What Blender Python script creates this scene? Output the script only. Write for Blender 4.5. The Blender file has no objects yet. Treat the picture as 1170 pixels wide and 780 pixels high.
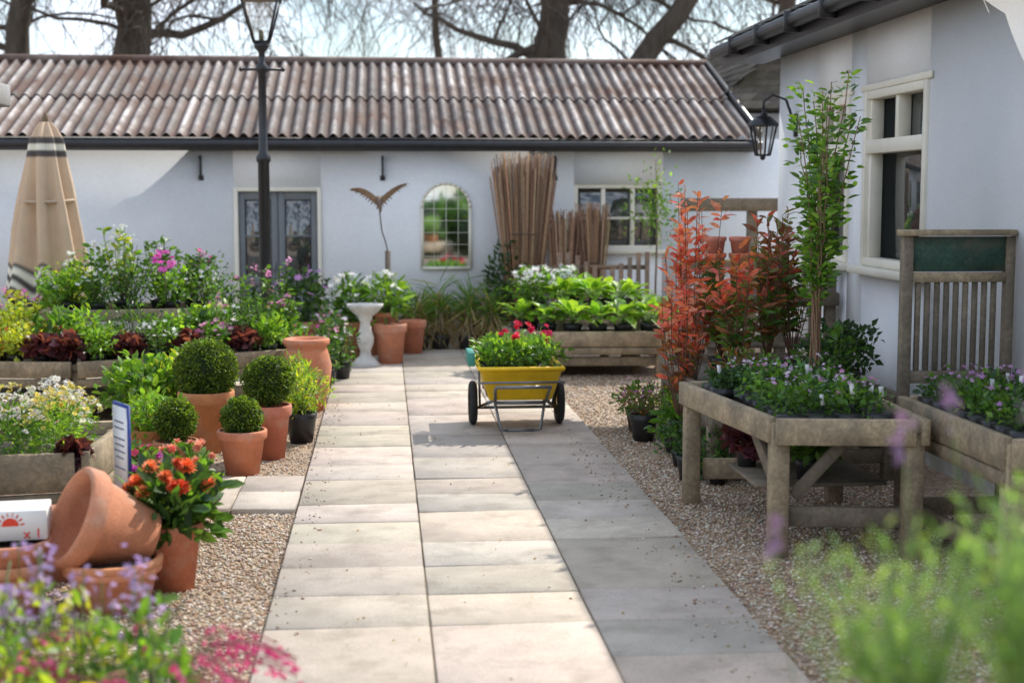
import bpy, math, random
import numpy as np
from mathutils import Vector, Matrix
rng=np.random.default_rng(7); random.seed(7)
scene=bpy.context.scene
# ------------------------------------------------------------ helpers
def nrm(a): return a/np.maximum(np.linalg.norm(a,axis=-1,keepdims=True),1e-9)
class MB:
    def __init__(s): s.V=[];s.F=[];s.C=[];s.M=[];s.n=0
    def add(s,V,F,col,mat=0):
        V=np.asarray(V,float).reshape(-1,3); col=np.asarray(col,float)
        if col.ndim==1: col=np.tile(col,(len(V),1))
        s.V.append(V); s.C.append(col)
        for f in (F if isinstance(F,list) else [F]):
            f=np.asarray(f,int); s.F.append(f+s.n); s.M.append(np.full(len(f),mat))
        s.n+=len(V)
    def obj(s,name,mats,parent=None,smooth=False,bevel=0):
        V=np.concatenate(s.V); C=np.concatenate(s.C)
        me=bpy.data.meshes.new(name); me.vertices.add(len(V)); me.vertices.foreach_set('co',V.ravel())
        tot=np.concatenate([np.full(len(f),f.shape[1]) for f in s.F]); loops=np.concatenate([f.ravel() for f in s.F])
        st=np.concatenate([[0],np.cumsum(tot)[:-1]])
        me.loops.add(len(loops)); me.loops.foreach_set('vertex_index',loops.astype(np.int32))
        me.polygons.add(len(tot)); me.polygons.foreach_set('loop_start',st.astype(np.int32)); me.polygons.foreach_set('loop_total',tot.astype(np.int32))
        me.polygons.foreach_set('material_index',np.concatenate(s.M).astype(np.int32))
        if smooth: me.polygons.foreach_set('use_smooth',np.ones(len(tot),bool))
        for m in mats: me.materials.append(m)
        me.update(calc_edges=True); me.validate()
        a=me.attributes.new('Col','FLOAT_COLOR','POINT')
        a.data.foreach_set('color',np.concatenate([C,np.ones((len(C),1))],1).ravel())
        o=bpy.data.objects.new(name,me); scene.collection.objects.link(o)
        if parent: o.parent=parent
        if bevel:
            b=o.modifiers.new('bevel','BEVEL'); b.width=bevel; b.segments=1; b.limit_method='ANGLE'
        return o
def empty(name):
    o=bpy.data.objects.new(name,None); scene.collection.objects.link(o); o.empty_display_size=.1; return o
BF=np.array([[0,3,2,1],[4,5,6,7],[0,1,5,4],[1,2,6,5],[2,3,7,6],[3,0,4,7]])
BU=np.array([[-1,-1,-1],[1,-1,-1],[1,1,-1],[-1,1,-1],[-1,-1,1],[1,-1,1],[1,1,1],[-1,1,1]])*.5
def box(mb,c,s,col=(.5,.5,.5),mat=0,R=None):
    v=BU*np.array(s,float)
    if R is not None: v=v@np.array(R).T
    mb.add(v+np.array(c,float),BF,col,mat)
def bb(mb,x0,x1,y0,y1,z0,z1,col=(.5,.5,.5),mat=0):
    box(mb,((x0+x1)/2,(y0+y1)/2,(z0+z1)/2),(abs(x1-x0),abs(y1-y0),abs(z1-z0)),col,mat)
def rotz(a): c,s=math.cos(a),math.sin(a); return np.array([[c,-s,0],[s,c,0],[0,0,1]])
def roty(a): c,s=math.cos(a),math.sin(a); return np.array([[c,0,s],[0,1,0],[-s,0,c]])
def rotx(a): c,s=math.cos(a),math.sin(a); return np.array([[1,0,0],[0,c,-s],[0,s,c]])
def beam(mb,p0,p1,w,h,col=(.5,.5,.5),mat=0):
    p0=np.array(p0,float);p1=np.array(p1,float);d=p1-p0;L=np.linalg.norm(d);d/=L
    up=np.array([0,0,1.]) if abs(d[2])<.95 else np.array([0,1.,0])
    s=nrm(np.cross(up,d)); u=np.cross(d,s)
    box(mb,(p0+p1)/2,(L,w,h),col,mat,np.stack([d,s,u],1))
def tubes(mb,P,r,col,mat=0,sides=5):
    P=np.asarray(P,float)
    if P.ndim==2: P=P[None]
    n,k,_=P.shape; r=np.broadcast_to(np.asarray(r,float),(n,k))
    T=nrm(np.gradient(P,axis=1)); ref=np.array([.31,.17,.05]) if abs(T[...,2]).mean()>.6 else np.array([.05,.1,1.])
    A=nrm(np.cross(T,ref)); B=np.cross(T,A)
    an=np.arange(sides)*2*math.pi/sides
    V=P[:,:,None]+r[:,:,None,None]*(A[:,:,None]*np.cos(an)[:,None]+B[:,:,None]*np.sin(an)[:,None])
    i=np.arange(n)[:,None,None]*k*sides; j=np.arange(k-1)[None,:,None]*sides; q=np.arange(sides); q2=(q+1)%sides
    F=np.stack([i+j+q,i+j+q2,i+j+sides+q2,i+j+sides+q],-1).reshape(-1,4)
    e=(np.arange(n)*k*sides)[:,None]
    caps=[e+np.arange(sides)[::-1][None],e+(k-1)*sides+np.arange(sides)[None]]
    col=np.asarray(col,float)
    if col.ndim==2: col=np.repeat(col,k*sides,0)
    mb.add(V.reshape(-1,3),[F]+caps,col,mat)
def lathe(mb,prof,c,col=(.5,.5,.5),mat=0,n=28,R=None,fold=None):
    prof=np.array(prof,float); k=len(prof); an=np.arange(n)*2*math.pi/n
    rr=prof[:,0][:,None]*np.ones(n)
    if fold: rr=rr*(1+fold(an[None,:],prof[:,1][:,None]))
    V=np.stack([rr*np.cos(an),rr*np.sin(an),prof[:,1][:,None]*np.ones(n)],-1).reshape(-1,3)
    if R is not None: V=V@np.array(R).T
    j=np.arange(k-1)[:,None]*n; q=np.arange(n); q2=(q+1)%n
    F=np.stack([j+q,j+q2,j+n+q2,j+n+q],-1).reshape(-1,4)
    col=np.asarray(col,float)
    if col.ndim==2: col=np.repeat(col,n,0)
    mb.add(V+np.array(c,float),[F],col,mat)
def ball(mb,c,r,col,mat=0,n=12):
    r=np.broadcast_to(np.array(r,float),3); t=np.linspace(.02,math.pi-.02,n)
    an=np.arange(n*2)*math.pi/n
    V=np.stack([np.sin(t)[:,None]*np.cos(an),np.sin(t)[:,None]*np.sin(an),-np.cos(t)[:,None]*np.ones(2*n)],-1).reshape(-1,3)
    m=2*n; j=np.arange(n-1)[:,None]*m;q=np.arange(m);q2=(q+1)%m
    mb.add(V*r+np.array(c,float),np.stack([j+q,j+q2,j+m+q2,j+m+q],-1).reshape(-1,4),col,mat)
def pick(pal,n,v=.25):
    pal=np.array(pal,float); c=pal[rng.integers(0,len(pal),n)]
    return np.clip(c*rng.uniform(1-v,1+v,(n,1))*rng.uniform(.93,1.07,(n,3)),0,.95)
def leaves(mb,P,D,L,W,col,mat=0,S=None,seg=1,droop=.15,fold=.12):
    P=np.asarray(P,float); n=len(P); D=nrm(D); L=np.broadcast_to(np.asarray(L,float),n)[:,None]; W=np.broadcast_to(np.asarray(W,float),n)[:,None]
    if S is None: S=nrm(np.cross(D,rng.normal(size=(n,3))+np.array([0,0,.6])))
    N=np.cross(S,D); fl=np.where(N[:,2:]<0,-1.,1.); N=N*fl; S=S*fl
    if seg==1:
        V=np.stack([P,P+D*L*.45+S*W/2+N*fold*W,P+D*L-N*droop*L,P+D*L*.45-S*W/2+N*fold*W],1); k=4
        F=np.array([[0,1,2],[0,2,3]]); b=np.arange(n)[:,None,None]*k
        mb.add(V.reshape(-1,3),[(F+b).reshape(-1,3)],np.repeat(col,k,0),mat)
    else:
        def pt(t,w,s): return P+D*L*t-N*droop*L*t*t+S*W*w*s+N*fold*W*abs(s)
        V=np.stack([pt(0,0,0),pt(.28,.42,1),pt(.28,0,0),pt(.28,.42,-1),pt(.66,.4,1),pt(.66,0,0),pt(.66,.4,-1),pt(1,0,0)],1); k=8
        b=np.arange(n)[:,None,None]*k
        T=np.array([[0,1,2],[0,2,3],[4,7,5],[5,7,6]]); Q=np.array([[1,4,5,2],[2,5,6,3]])
        mb.add(V.reshape(-1,3),[(T+b).reshape(-1,3),(Q+b).reshape(-1,4)],np.repeat(col,k,0),mat)
def lump(d,amp,sc=4):
    o=0
    for i in range(4):
        k=rng.normal(size=3)*sc; o=o+np.sin(d@k+rng.uniform(0,6))
    return 1+amp*o/2.2
def bush(mb,c,r,n,L,W,pal,inner=.4,up=.3,seg=1,lp=.22,mat=0,v=.3,out=.6,zmin=None,sc=3.5):
    r=np.broadcast_to(np.array(r,float),3); d=nrm(rng.normal(size=(n,3)))
    ra=(inner+(1-inner)*rng.random(n)**.6)*lump(d,lp,sc)
    P=np.array(c)+d*ra[:,None]*r
    D=d*out+rng.normal(size=(n,3))*.5+np.array([0,0,up])
    s=rng.uniform(.6,1.25,n)
    if zmin is not None:
        k=P[:,2]>zmin; P,D,s=P[k],D[k],s[k]
    leaves(mb,P,D,L*s,W*s,pick(pal,len(P),v),mat,seg=seg)
    return P
def flowers(mb,P,r,pal,petals=7,axis=(0,-.25,1),tilts=(15,),cen=None,mat=1,spread=.5,w=.55):
    P=np.atleast_2d(P); K=len(P); A=nrm(np.array(axis)+rng.normal(size=(K,3))*spread)
    X=nrm(np.cross(A,rng.normal(size=(K,3)))); Y=np.cross(A,X); base=pick(pal,K,.2)
    rr=np.broadcast_to(np.asarray(r,float),K)*rng.uniform(.75,1.2,K)
    for ti,t in enumerate(tilts):
        a=(np.arange(petals)*2*math.pi/petals+ti*.4)[None,:]+rng.uniform(0,.3,(K,petals))
        rad=X[:,None]*np.cos(a)[...,None]+Y[:,None]*np.sin(a)[...,None]
        D=rad*math.cos(math.radians(t))+A[:,None]*math.sin(math.radians(t))
        S=np.cross(np.repeat(A[:,None],petals,1),rad)
        leaves(mb,np.repeat(P,petals,0),D.reshape(-1,3),np.repeat(rr,petals),np.repeat(rr*w,petals),np.repeat(base,petals,0)*rng.uniform(.85,1.15,(K*petals,1)),mat,S=S.reshape(-1,3),droop=.05)
    if cen is not None:
        for p,a,q in zip(P,A,rr): 
            s=q*.28; o=p+a*s*.4
            mb.add(o+np.array([[s,0,0],[0,s,0],[-s,0,0],[0,-s,0],[0,0,s*.8],[0,0,-s*.8]]),[np.array([[0,1,4],[1,2,4],[2,3,4],[3,0,4],[1,0,5],[2,1,5],[3,2,5],[0,3,5]])],cen,mat)
# ------------------------------------------------------------ materials
def mat(name):
    m=bpy.data.materials.new(name); m.use_nodes=True; nt=m.node_tree; nt.nodes.clear()
    return m,nt,nt.nodes,nt.links
def pbr(name,base=None,rough=.6,metal=0,var=.25,vscale=6,bump=0,bscale=40,dirt=None,dscale=1.5,dlo=.45,dhi=.7,spec=.5,stretch=None,fine=0,zdirt=None):
    m,nt,N,Lk=mat(name); out=N.new('ShaderNodeOutputMaterial'); p=N.new('ShaderNodeBsdfPrincipled')
    Lk.new(p.outputs[0],out.inputs[0]); p.inputs['Roughness'].default_value=rough; p.inputs['Metallic'].default_value=metal
    p.inputs['Specular IOR Level'].default_value=spec
    tc=N.new('ShaderNodeTexCoord'); vec=tc.outputs['Object']
    if stretch:
        mp=N.new('ShaderNodeMapping'); mp.inputs['Scale'].default_value=stretch; Lk.new(vec,mp.inputs[0]); vec=mp.outputs[0]
    if base is None:
        a=N.new('ShaderNodeAttribute'); a.attribute_name='Col'; c=a.outputs['Color']
    else:
        a=N.new('ShaderNodeRGB'); a.outputs[0].default_value=(*base,1); c=a.outputs[0]
    def noise(sc,det=5):
        n=N.new('ShaderNodeTexNoise'); n.inputs['Scale'].default_value=sc; n.inputs['Detail'].default_value=det; n.inputs['Roughness'].default_value=.65; Lk.new(vec,n.inputs['Vector']); return n.outputs['Fac']
    def ramp(f,a0,b0,a1,b1):
        r=N.new('ShaderNodeMapRange'); r.inputs[1].default_value=a0; r.inputs[2].default_value=b0; r.inputs[3].default_value=a1; r.inputs[4].default_value=b1; Lk.new(f,r.inputs[0]); return r.outputs[0]
    f=ramp(noise(vscale),.3,.7,1-var,1+var)
    vm=N.new('ShaderNodeVectorMath'); vm.operation='SCALE'; Lk.new(c,vm.inputs[0]); Lk.new(f,vm.inputs['Scale']); c=vm.outputs[0]
    if fine:
        f2=ramp(noise(bscale*1.5,3),.35,.65,1-fine,1+fine); vm=N.new('ShaderNodeVectorMath'); vm.operation='SCALE'; Lk.new(c,vm.inputs[0]); Lk.new(f2,vm.inputs['Scale']); c=vm.outputs[0]
    if dirt:
        mx=N.new('ShaderNodeMix'); mx.data_type='RGBA'; Lk.new(ramp(noise(dscale,8),dlo,dhi,0,1),mx.inputs[0]); Lk.new(c,mx.inputs[6]); mx.inputs[7].default_value=(*dirt,1); c=mx.outputs[2]
    if zdirt:
        sp=N.new('ShaderNodeSeparateXYZ'); Lk.new(tc.outputs['Object'],sp.inputs[0]); zf=ramp(sp.outputs[2],0,.7,.8,0)
        mu=N.new('ShaderNodeMath'); mu.operation='MULTIPLY'; Lk.new(zf,mu.inputs[0]); Lk.new(ramp(noise(5,6),.35,.6,.2,1),mu.inputs[1])
        mx=N.new('ShaderNodeMix'); mx.data_type='RGBA'; Lk.new(mu.outputs[0],mx.inputs[0]); Lk.new(c,mx.inputs[6]); mx.inputs[7].default_value=(*zdirt,1); c=mx.outputs[2]
    Lk.new(c,p.inputs['Base Color'])
    if bump:
        b=N.new('ShaderNodeBump'); b.inputs['Strength'].default_value=1; b.inputs['Distance'].default_value=bump; Lk.new(noise(bscale,4),b.inputs['Height']); Lk.new(b.outputs[0],p.inputs['Normal'])
    return m
def leafmat(name,tr=.4,rough=.45):
    m,nt,N,Lk=mat(name); out=N.new('ShaderNodeOutputMaterial'); p=N.new('ShaderNodeBsdfPrincipled'); t=N.new('ShaderNodeBsdfTranslucent'); mx=N.new('ShaderNodeMixShader')
    a=N.new('ShaderNodeAttribute'); a.attribute_name='Col'; tc=N.new('ShaderNodeTexCoord')
    n=N.new('ShaderNodeTexNoise'); n.inputs['Scale'].default_value=25; Lk.new(tc.outputs['Object'],n.inputs['Vector'])
    r=N.new('ShaderNodeMapRange'); r.inputs[1].default_value=.3; r.inputs[2].default_value=.7; r.inputs[3].default_value=.7; r.inputs[4].default_value=1.25; Lk.new(n.outputs['Fac'],r.inputs[0])
    vm=N.new('ShaderNodeVectorMath'); vm.operation='SCALE'; Lk.new(a.outputs['Color'],vm.inputs[0]); Lk.new(r.outputs[0],vm.inputs['Scale'])
    v2=N.new('ShaderNodeVectorMath'); v2.operation='MULTIPLY'; Lk.new(vm.outputs[0],v2.inputs[0]); v2.inputs[1].default_value=(2.0,1.85,.7) if name=='leaf' else (1.1,1.1,1.1)
    Lk.new(vm.outputs[0],p.inputs['Base Color']); Lk.new(v2.outputs[0],t.inputs['Color']); p.inputs['Roughness'].default_value=rough
    mx.inputs[0].default_value=tr; Lk.new(p.outputs[0],mx.inputs[1]); Lk.new(t.outputs[0],mx.inputs[2]); Lk.new(mx.outputs[0],out.inputs[0])
    return m
LEAF=leafmat('leaf'); PETAL=leafmat('petal',.45,.6)
TERRA=pbr('terracotta',None,.8,var=.16,vscale=7,bump=.002,bscale=60,dirt=(.60,.45,.36),dscale=6,dlo=.5,dhi=.9,fine=.08)
PLAST=pbr('black_plastic',(.02,.02,.022),.4,var=.3)
SOIL=pbr('soil',(.035,.024,.016),.95,var=.5,vscale=40,bump=.01,bscale=90)
BARK=pbr('bark',None,.9,var=.45,vscale=9,bump=.02,bscale=14,stretch=(1,1,.3))
STEM=pbr('stem',None,.7,var=.3,vscale=30)
PM=[LEAF,PETAL,TERRA,PLAST,SOIL,STEM]
WOOD=pbr('weathered_wood',None,.8,var=.35,vscale=7,bump=.003,bscale=30,dirt=(.15,.125,.09),dscale=3,fine=.22)
STUCCO=pbr('white_render',(.84,.86,.885),.9,var=.03,vscale=3,bscale=30,fine=.035,zdirt=(.45,.45,.38))
BLACK=pbr('black_paint',(.018,.018,.022),.35,var=.3,vscale=10,bump=.001)
GREY=pbr('grey_paint',(.16,.175,.19),.5,var=.1)
WFRAME=pbr('white_frame_paint',(.82,.78,.67),.5,var=.06)
STONE=pbr('white_stone',(.70,.68,.64),.8,var=.15,vscale=8,bump=.004,bscale=50,dirt=(.3,.3,.26),dscale=7,dlo=.55,dhi=.8)
SLAB=pbr('paving_concrete',None,.85,var=.17,vscale=2.6,bump=.003,bscale=120,dirt=(.25,.205,.155),dscale=4,dlo=.5,dhi=.85,fine=.2)
ROOF=pbr('corrugated_sheet',None,.8,var=.4,vscale=3,bump=.004,bscale=60,dirt=(.10,.048,.03),dscale=1.6,dlo=.46,dhi=.66,fine=.3)
SLATE=pbr('slate',None,.8,var=.4,vscale=3,bump=.01,bscale=20,dirt=(.09,.085,.05),dscale=2,dlo=.45,dhi=.7)
YEL=pbr('yellow_plastic',(.88,.56,.01),.38,var=.12,vscale=9,dirt=(.4,.28,.08),dscale=9,dlo=.62,dhi=.88)
STEEL=pbr('galvanised_steel',(.22,.23,.24),.4,metal=.6,var=.2,vscale=30)
RUBBER=pbr('rubber',(.02,.02,.02),.8,var=.3)
CANVAS=pbr('canvas',None,.9,var=.08,bump=.002,bscale=80)
ATTR=pbr('painted',None,.55,var=.05)
def glassmat(name,col,rough=.03):
    m,nt,N,Lk=mat(name); out=N.new('ShaderNodeOutputMaterial'); p=N.new('ShaderNodeBsdfPrincipled'); Lk.new(p.outputs[0],out.inputs[0])
    n=N.new('ShaderNodeTexNoise'); n.inputs['Scale'].default_value=1.7; r=N.new('ShaderNodeMix'); r.data_type='RGBA'; tc=N.new('ShaderNodeTexCoord'); Lk.new(tc.outputs['Object'],n.inputs['Vector'])
    Lk.new(n.outputs['Fac'],r.inputs[0]); r.inputs[6].default_value=(*[c*.4 for c in col],1); r.inputs[7].default_value=(*[c*1.7 for c in col],1); Lk.new(r.outputs[2],p.inputs['Base Color'])
    p.inputs['Roughness'].default_value=rough; p.inputs['IOR'].default_value=2.1
    b=N.new('ShaderNodeBump'); b.inputs['Distance'].default_value=.002; Lk.new(n.outputs['Fac'],b.inputs['Height']); Lk.new(b.outputs[0],p.inputs['Normal'])
    return m
GLASS=glassmat('window_glass',(.04,.045,.045))
MIR=pbr('mirror',(.8,.85,.9),.03,metal=1,var=.02)
def lampglass():
    m,nt,N,Lk=mat('lantern_glass'); out=N.new('ShaderNodeOutputMaterial'); g=N.new('ShaderNodeBsdfGlossy'); t=N.new('ShaderNodeBsdfTransparent'); mx=N.new('ShaderNodeMixShader'); g.inputs['Roughness'].default_value=.1
    mx.inputs[0].default_value=.2; Lk.new(t.outputs[0],mx.inputs[1]); Lk.new(g.outputs[0],mx.inputs[2]); Lk.new(mx.outputs[0],out.inputs[0]); return m
LGL=lampglass()
def gravelmat():
    m,nt,N,Lk=mat('gravel'); out=N.new('ShaderNodeOutputMaterial'); p=N.new('ShaderNodeBsdfPrincipled'); Lk.new(p.outputs[0],out.inputs[0]); p.inputs['Roughness'].default_value=.85
    tc=N.new('ShaderNodeTexCoord'); v=N.new('ShaderNodeTexVoronoi'); v.inputs['Scale'].default_value=60; Lk.new(tc.outputs['Object'],v.inputs['Vector'])
    s=N.new('ShaderNodeSeparateColor'); Lk.new(v.outputs['Color'],s.inputs[0]); cr=N.new('ShaderNodeValToRGB'); Lk.new(s.outputs[0],cr.inputs[0]); e=cr.color_ramp.elements
    e[0].color=(.22,.14,.09,1); e[1].color=(.64,.54,.42,1)
    for pos,c in((.3,(.43,.29,.175)),(.55,(.52,.37,.245)),(.75,(.38,.30,.235))): q=e.new(pos); q.color=(*c,1)
    n=N.new('ShaderNodeTexNoise'); n.inputs['Scale'].default_value=1.2; n.inputs['Detail'].default_value=6; Lk.new(tc.outputs['Object'],n.inputs['Vector'])
    mr=N.new('ShaderNodeMapRange'); mr.inputs[1].default_value=.3; mr.inputs[2].default_value=.7; mr.inputs[3].default_value=.7; mr.inputs[4].default_value=1.1; Lk.new(n.outputs['Fac'],mr.inputs[0])
    vm=N.new('ShaderNodeVectorMath'); vm.operation='SCALE'; Lk.new(cr.outputs[0],vm.inputs[0]); Lk.new(mr.outputs[0],vm.inputs['Scale']); Lk.new(vm.outputs[0],p.inputs['Base Color'])
    b=N.new('ShaderNodeBump'); b.inputs['Distance'].default_value=.012; b.invert=True; Lk.new(v.outputs['Distance'],b.inputs['Height']); Lk.new(b.outputs[0],p.inputs['Normal'])
    return m
GRAV=gravelmat()
# ------------------------------------------------------------ palettes
def sc_(p,k): return [tuple(min(.9,v*k) for v in c) for c in p]
G_DK=sc_([(.03,.07,.022),(.045,.10,.03),(.035,.08,.035)],1.1)
G_MD=sc_([(.06,.135,.022),(.08,.175,.026),(.045,.105,.022),(.10,.195,.034)],1.3)
G_LT=sc_([(.14,.27,.032),(.18,.31,.04),(.10,.21,.03)],1.3)
G_YL=sc_([(.30,.36,.04),(.36,.38,.045),(.20,.30,.04)],1.35)
BRZ=[(.20,.075,.045),(.27,.10,.05),(.15,.085,.035),(.13,.15,.045)]
RED=[(.60,.13,.10),(.66,.20,.14),(.50,.10,.07),(.34,.17,.07)]
PURP=[(.08,.025,.04),(.13,.035,.05),(.18,.06,.07)]
WD=(.36,.28,.18); WDK=(.20,.16,.115)
# ------------------------------------------------------------ ground, paving
mb=MB(); mb.add([[-150,-150,0],[150,-150,0],[150,150,0],[-150,150,0]],[np.array([[0,1,2,3]])],(.4,.3,.2)); mb.obj('gravel_ground',[GRAV])
slab=MB()
def slabs(x0,x1,y0,y1,cols,lens):
    w=(x1-x0)/cols
    for i in range(cols):
        y=y0
        while y<y1-.05:
            l=min(random.choice(lens),y1-y); 
            if y1-y-l<.2: l=y1-y
            g=.0045; a,b,c,d=x0+i*w+g,x0+(i+1)*w-g,y+g,y+l-g; bv=.005
            z=.034+random.uniform(-.003,.003); tx,ty=random.uniform(-.003,.003),random.uniform(-.002,.002)
            k=random.uniform(.82,1.12); col=np.array([.52,.45,.375])*k*np.array([random.uniform(.96,1.05),1,random.uniform(.94,1.04)])
            V=[[a,c,0],[b,c,0],[b,d,0],[a,d,0],[a,c,z-bv-tx-ty],[b,c,z-bv+tx-ty],[b,d,z-bv+tx+ty],[a,d,z-bv-tx+ty],
               [a+bv,c+bv,z-tx-ty],[b-bv,c+bv,z+tx-ty],[b-bv,d-bv,z+tx+ty],[a+bv,d-bv,z-tx+ty]]
            F=[[8,9,10,11]]+[[j,(j+1)%4,4+(j+1)%4,4+j] for j in range(4)]+[[4+j,4+(j+1)%4,8+(j+1)%4,8+j] for j in range(4)]
            slab.add(V,[np.array(F)],col); y+=l
    slab.add([[x0+.01,y0+.01,.022],[x1-.01,y0+.01,.022],[x1-.01,y1-.01,.022],[x0+.01,y1-.01,.022]],[np.array([[0,1,2,3]])],(.17,.14,.09))
slabs(-.51,1.54,1.5,16.35,3,[.47,.47,.47,.7,.94])
slabs(-1.25,-.515,8.0,8.95,2,[.47])
slabs(-8,-.515,12.5,14.7,10,[.55])
slabs(-3.5,-.515,14.705,16.35,4,[.55])
slab.obj('paving_path',[SLAB])
def pebbles(mb,n,x0,x1,y0,y1,s0,s1,z=.0,f=None):
    P=np.stack([rng.uniform(x0,x1,n),rng.uniform(y0,y1,n),np.full(n,z)],1)
    s=rng.uniform(s0,s1,(n,1,1)); O=np.array([[1,0,0],[0,1,0],[-1,0,0],[0,-1,0],[0,0,.6],[.0,0,-.6]])[None]*s*rng.uniform(.6,1.2,(n,6,1))
    a=rng.uniform(0,6.28,n); c,sn=np.cos(a)[:,None],np.sin(a)[:,None]
    V=np.stack([O[...,0]*c-O[...,1]*sn,O[...,0]*sn+O[...,1]*c,O[...,2]+s[...,0]*.35],-1)+P[:,None]
    F=np.array([[0,1,4],[1,2,4],[2,3,4],[3,0,4],[1,0,5],[2,1,5],[3,2,5],[0,3,5]])
    col=pick([(.52,.39,.265),(.64,.54,.43),(.44,.28,.17),(.3,.22,.16),(.7,.64,.55),(.48,.35,.24)],n,.25)
    mb.add(V.reshape(-1,3),[(F+np.arange(n)[:,None,None]*6).reshape(-1,3)],np.repeat(col,6,0))
pm=MB()
pebbles(pm,17000,-1.9,-.52,4.8,8,.006,.013); pebbles(pm,3000,-1.9,-.52,8,12,.007,.013); pebbles(pm,22000,1.55,3.2,4.8,9.5,.006,.013); pebbles(pm,9000,1.55,3.4,9.5,14,.008,.014)
pebbles(pm,420,1.25,1.54,4.8,14,.005,.011,.034); pebbles(pm,160,-.5,-.35,4.8,12,.005,.011,.034); pebbles(pm,30,-.3,1.2,5,12,.003,.006,.034)
pm.obj('gravel',[pbr('pebble',None,.8,var=.15,vscale=60)])
# ------------------------------------------------------------ back building
YB=16.9
bk=empty('white_outbuilding')
w=MB()
def wall_holes(mb,y,x0,x1,z0,z1,holes,th=.25):
    xs=sorted(set([x0,x1]+[h[0] for h in holes]+[h[1] for h in holes])); 
    for a,b in zip(xs[:-1],xs[1:]):
        zz=z0
        for h in sorted([h for h in holes if h[0]<=a+1e-6 and h[1]>=b-1e-6],key=lambda h:h[2]):
            if h[2]>zz: bb(mb,a,b,y,y+th,zz,h[2])
            zz=h[3]
        if zz<z1: bb(mb,a,b,y,y+th,zz,z1)
DX0,DX1,DZ=-1.75,-.74,1.88; WX0,WX1,WZ0,WZ1=2.25,3.32,1.14,1.92
wall_holes(w,YB,-12,6.2,-.1,2.46,[(DX0,DX1,-.1,DZ),(WX0,WX1,WZ0,WZ1)])
bb(w,-12,-11.75,YB+.25,YB+5,-.1,2.46); bb(w,4.1,4.35,YB+.25,YB+5,-.1,2.46); bb(w,-12,6.2,YB+5,YB+5.2,-.1,2.46)
for xg in(-11.8,4.2): w.add([[xg,YB+.02,2.46],[xg,YB+5.1,2.46],[xg,YB+2.6,3.5]],[np.array([[0,1,2]])],(.8,.8,.8))
w.obj('walls',[STUCCO],bk)
r=MB(); per=.145; spp=8; x0,x1=-12.2,4.42; nx=int((x1-x0)/per*spp)+1
def sheet(mb,ya,za,yb,zb,rows,lift=0):
    X=np.linspace(x0,x1,nx); t=np.linspace(0,1,rows); wv=np.cos(X/per*2*math.pi)
    Z=(za+(zb-za)*t)[:,None]+.027*wv[None,:]+lift+rng.normal(size=(rows,1))*.002; Y=(ya+(yb-ya)*t)[:,None]*np.ones(nx)
    V=np.stack([np.ones((rows,1))*X,Y,Z],-1).reshape(-1,3)
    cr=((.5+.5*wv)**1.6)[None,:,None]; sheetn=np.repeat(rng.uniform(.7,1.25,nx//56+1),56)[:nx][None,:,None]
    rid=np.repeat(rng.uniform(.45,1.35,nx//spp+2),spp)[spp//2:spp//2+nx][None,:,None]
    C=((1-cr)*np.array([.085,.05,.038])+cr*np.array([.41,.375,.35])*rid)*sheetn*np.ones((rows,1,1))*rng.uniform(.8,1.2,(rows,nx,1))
    i=np.arange(rows-1)[:,None]*nx; j=np.arange(nx-1)
    mb.add(V,[np.stack([i+j,i+j+1,i+nx+j+1,i+nx+j],-1).reshape(-1,4)],C.reshape(-1,3))
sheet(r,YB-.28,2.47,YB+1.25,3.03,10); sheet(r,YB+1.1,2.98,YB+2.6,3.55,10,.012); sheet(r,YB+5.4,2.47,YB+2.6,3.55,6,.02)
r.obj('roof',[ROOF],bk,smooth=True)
r=MB(); tubes(r,[[x0,YB+2.6,3.575],[x1,YB+2.6,3.575]],.06,(.18,.13,.11),0,8); r.obj('ridge_cap',[ROOF],bk)
t=MB(); bb(t,-12.2,4.42,YB-.2,YB-.16,2.3,2.44); bb(t,-12.2,4.4,YB-.16,YB-.002,2.32,2.35)
tubes(t,[[-12.2,YB-.27,2.37],[4.45,YB-.27,2.37]],.055,(0,0,0),0,10)
for x in (-4.45,-2.12,-.02,2.02): bb(t,x-.012,x+.012,YB-.06,YB-.003,1.98,2.25); bb(t,x-.012,x+.012,YB-.1,YB-.06,2.2,2.24); bb(t,x-.03,x+.03,YB-.012,YB-.004,1.96,2.02)
beam(t,(4.42,YB-.28,2.5),(4.42,YB+2.6,3.58),.05,.08)
t.obj('fascia_gutter',[BLACK],bk,bevel=.004)
d=MB(); f=.045
for a,b in((DX0,DX0+f),(DX1-f,DX1)): bb(d,a,b,YB-.02,YB+.1,0,DZ,mat=1)
bb(d,DX0+f,DX1-f,YB-.02,YB+.1,DZ-f,DZ,mat=1)
xm=(DX0+DX1)/2
for a,b in((DX0+f,xm-.004),(xm+.004,DX1-f)):
    s=.075; bb(d,a,a+s,YB+.03,YB+.075,.02,DZ-f); bb(d,b-s,b,YB+.03,YB+.075,.02,DZ-f)
    for z0,z1 in((.02,.2),(.72,.84),(DZ-f-.1,DZ-f)): bb(d,a+s,b-s,YB+.033,YB+.072,z0,z1)
    bb(d,a+s,b-s,YB+.05,YB+.06,.2,.72); bb(d,a+s,b-s,YB+.05,YB+.056,.84,DZ-f-.1,mat=2)
    bb(d,a+s,b-s,YB+.04,YB+.05,1.3,1.325)
box(d,(xm-.05,YB+.01,.95),(.02,.04,.12),mat=3)
bb(d,DX0,DX1,YB-.05,YB+.03,0,.05,mat=0)
d.obj('double_door',[GREY,WFRAME,GLASS,STEEL],bk,bevel=.003)
d=MB(); bb(d,WX0,WX1,YB+.1,YB+.106,WZ0,WZ1,mat=1); s=.05
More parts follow.
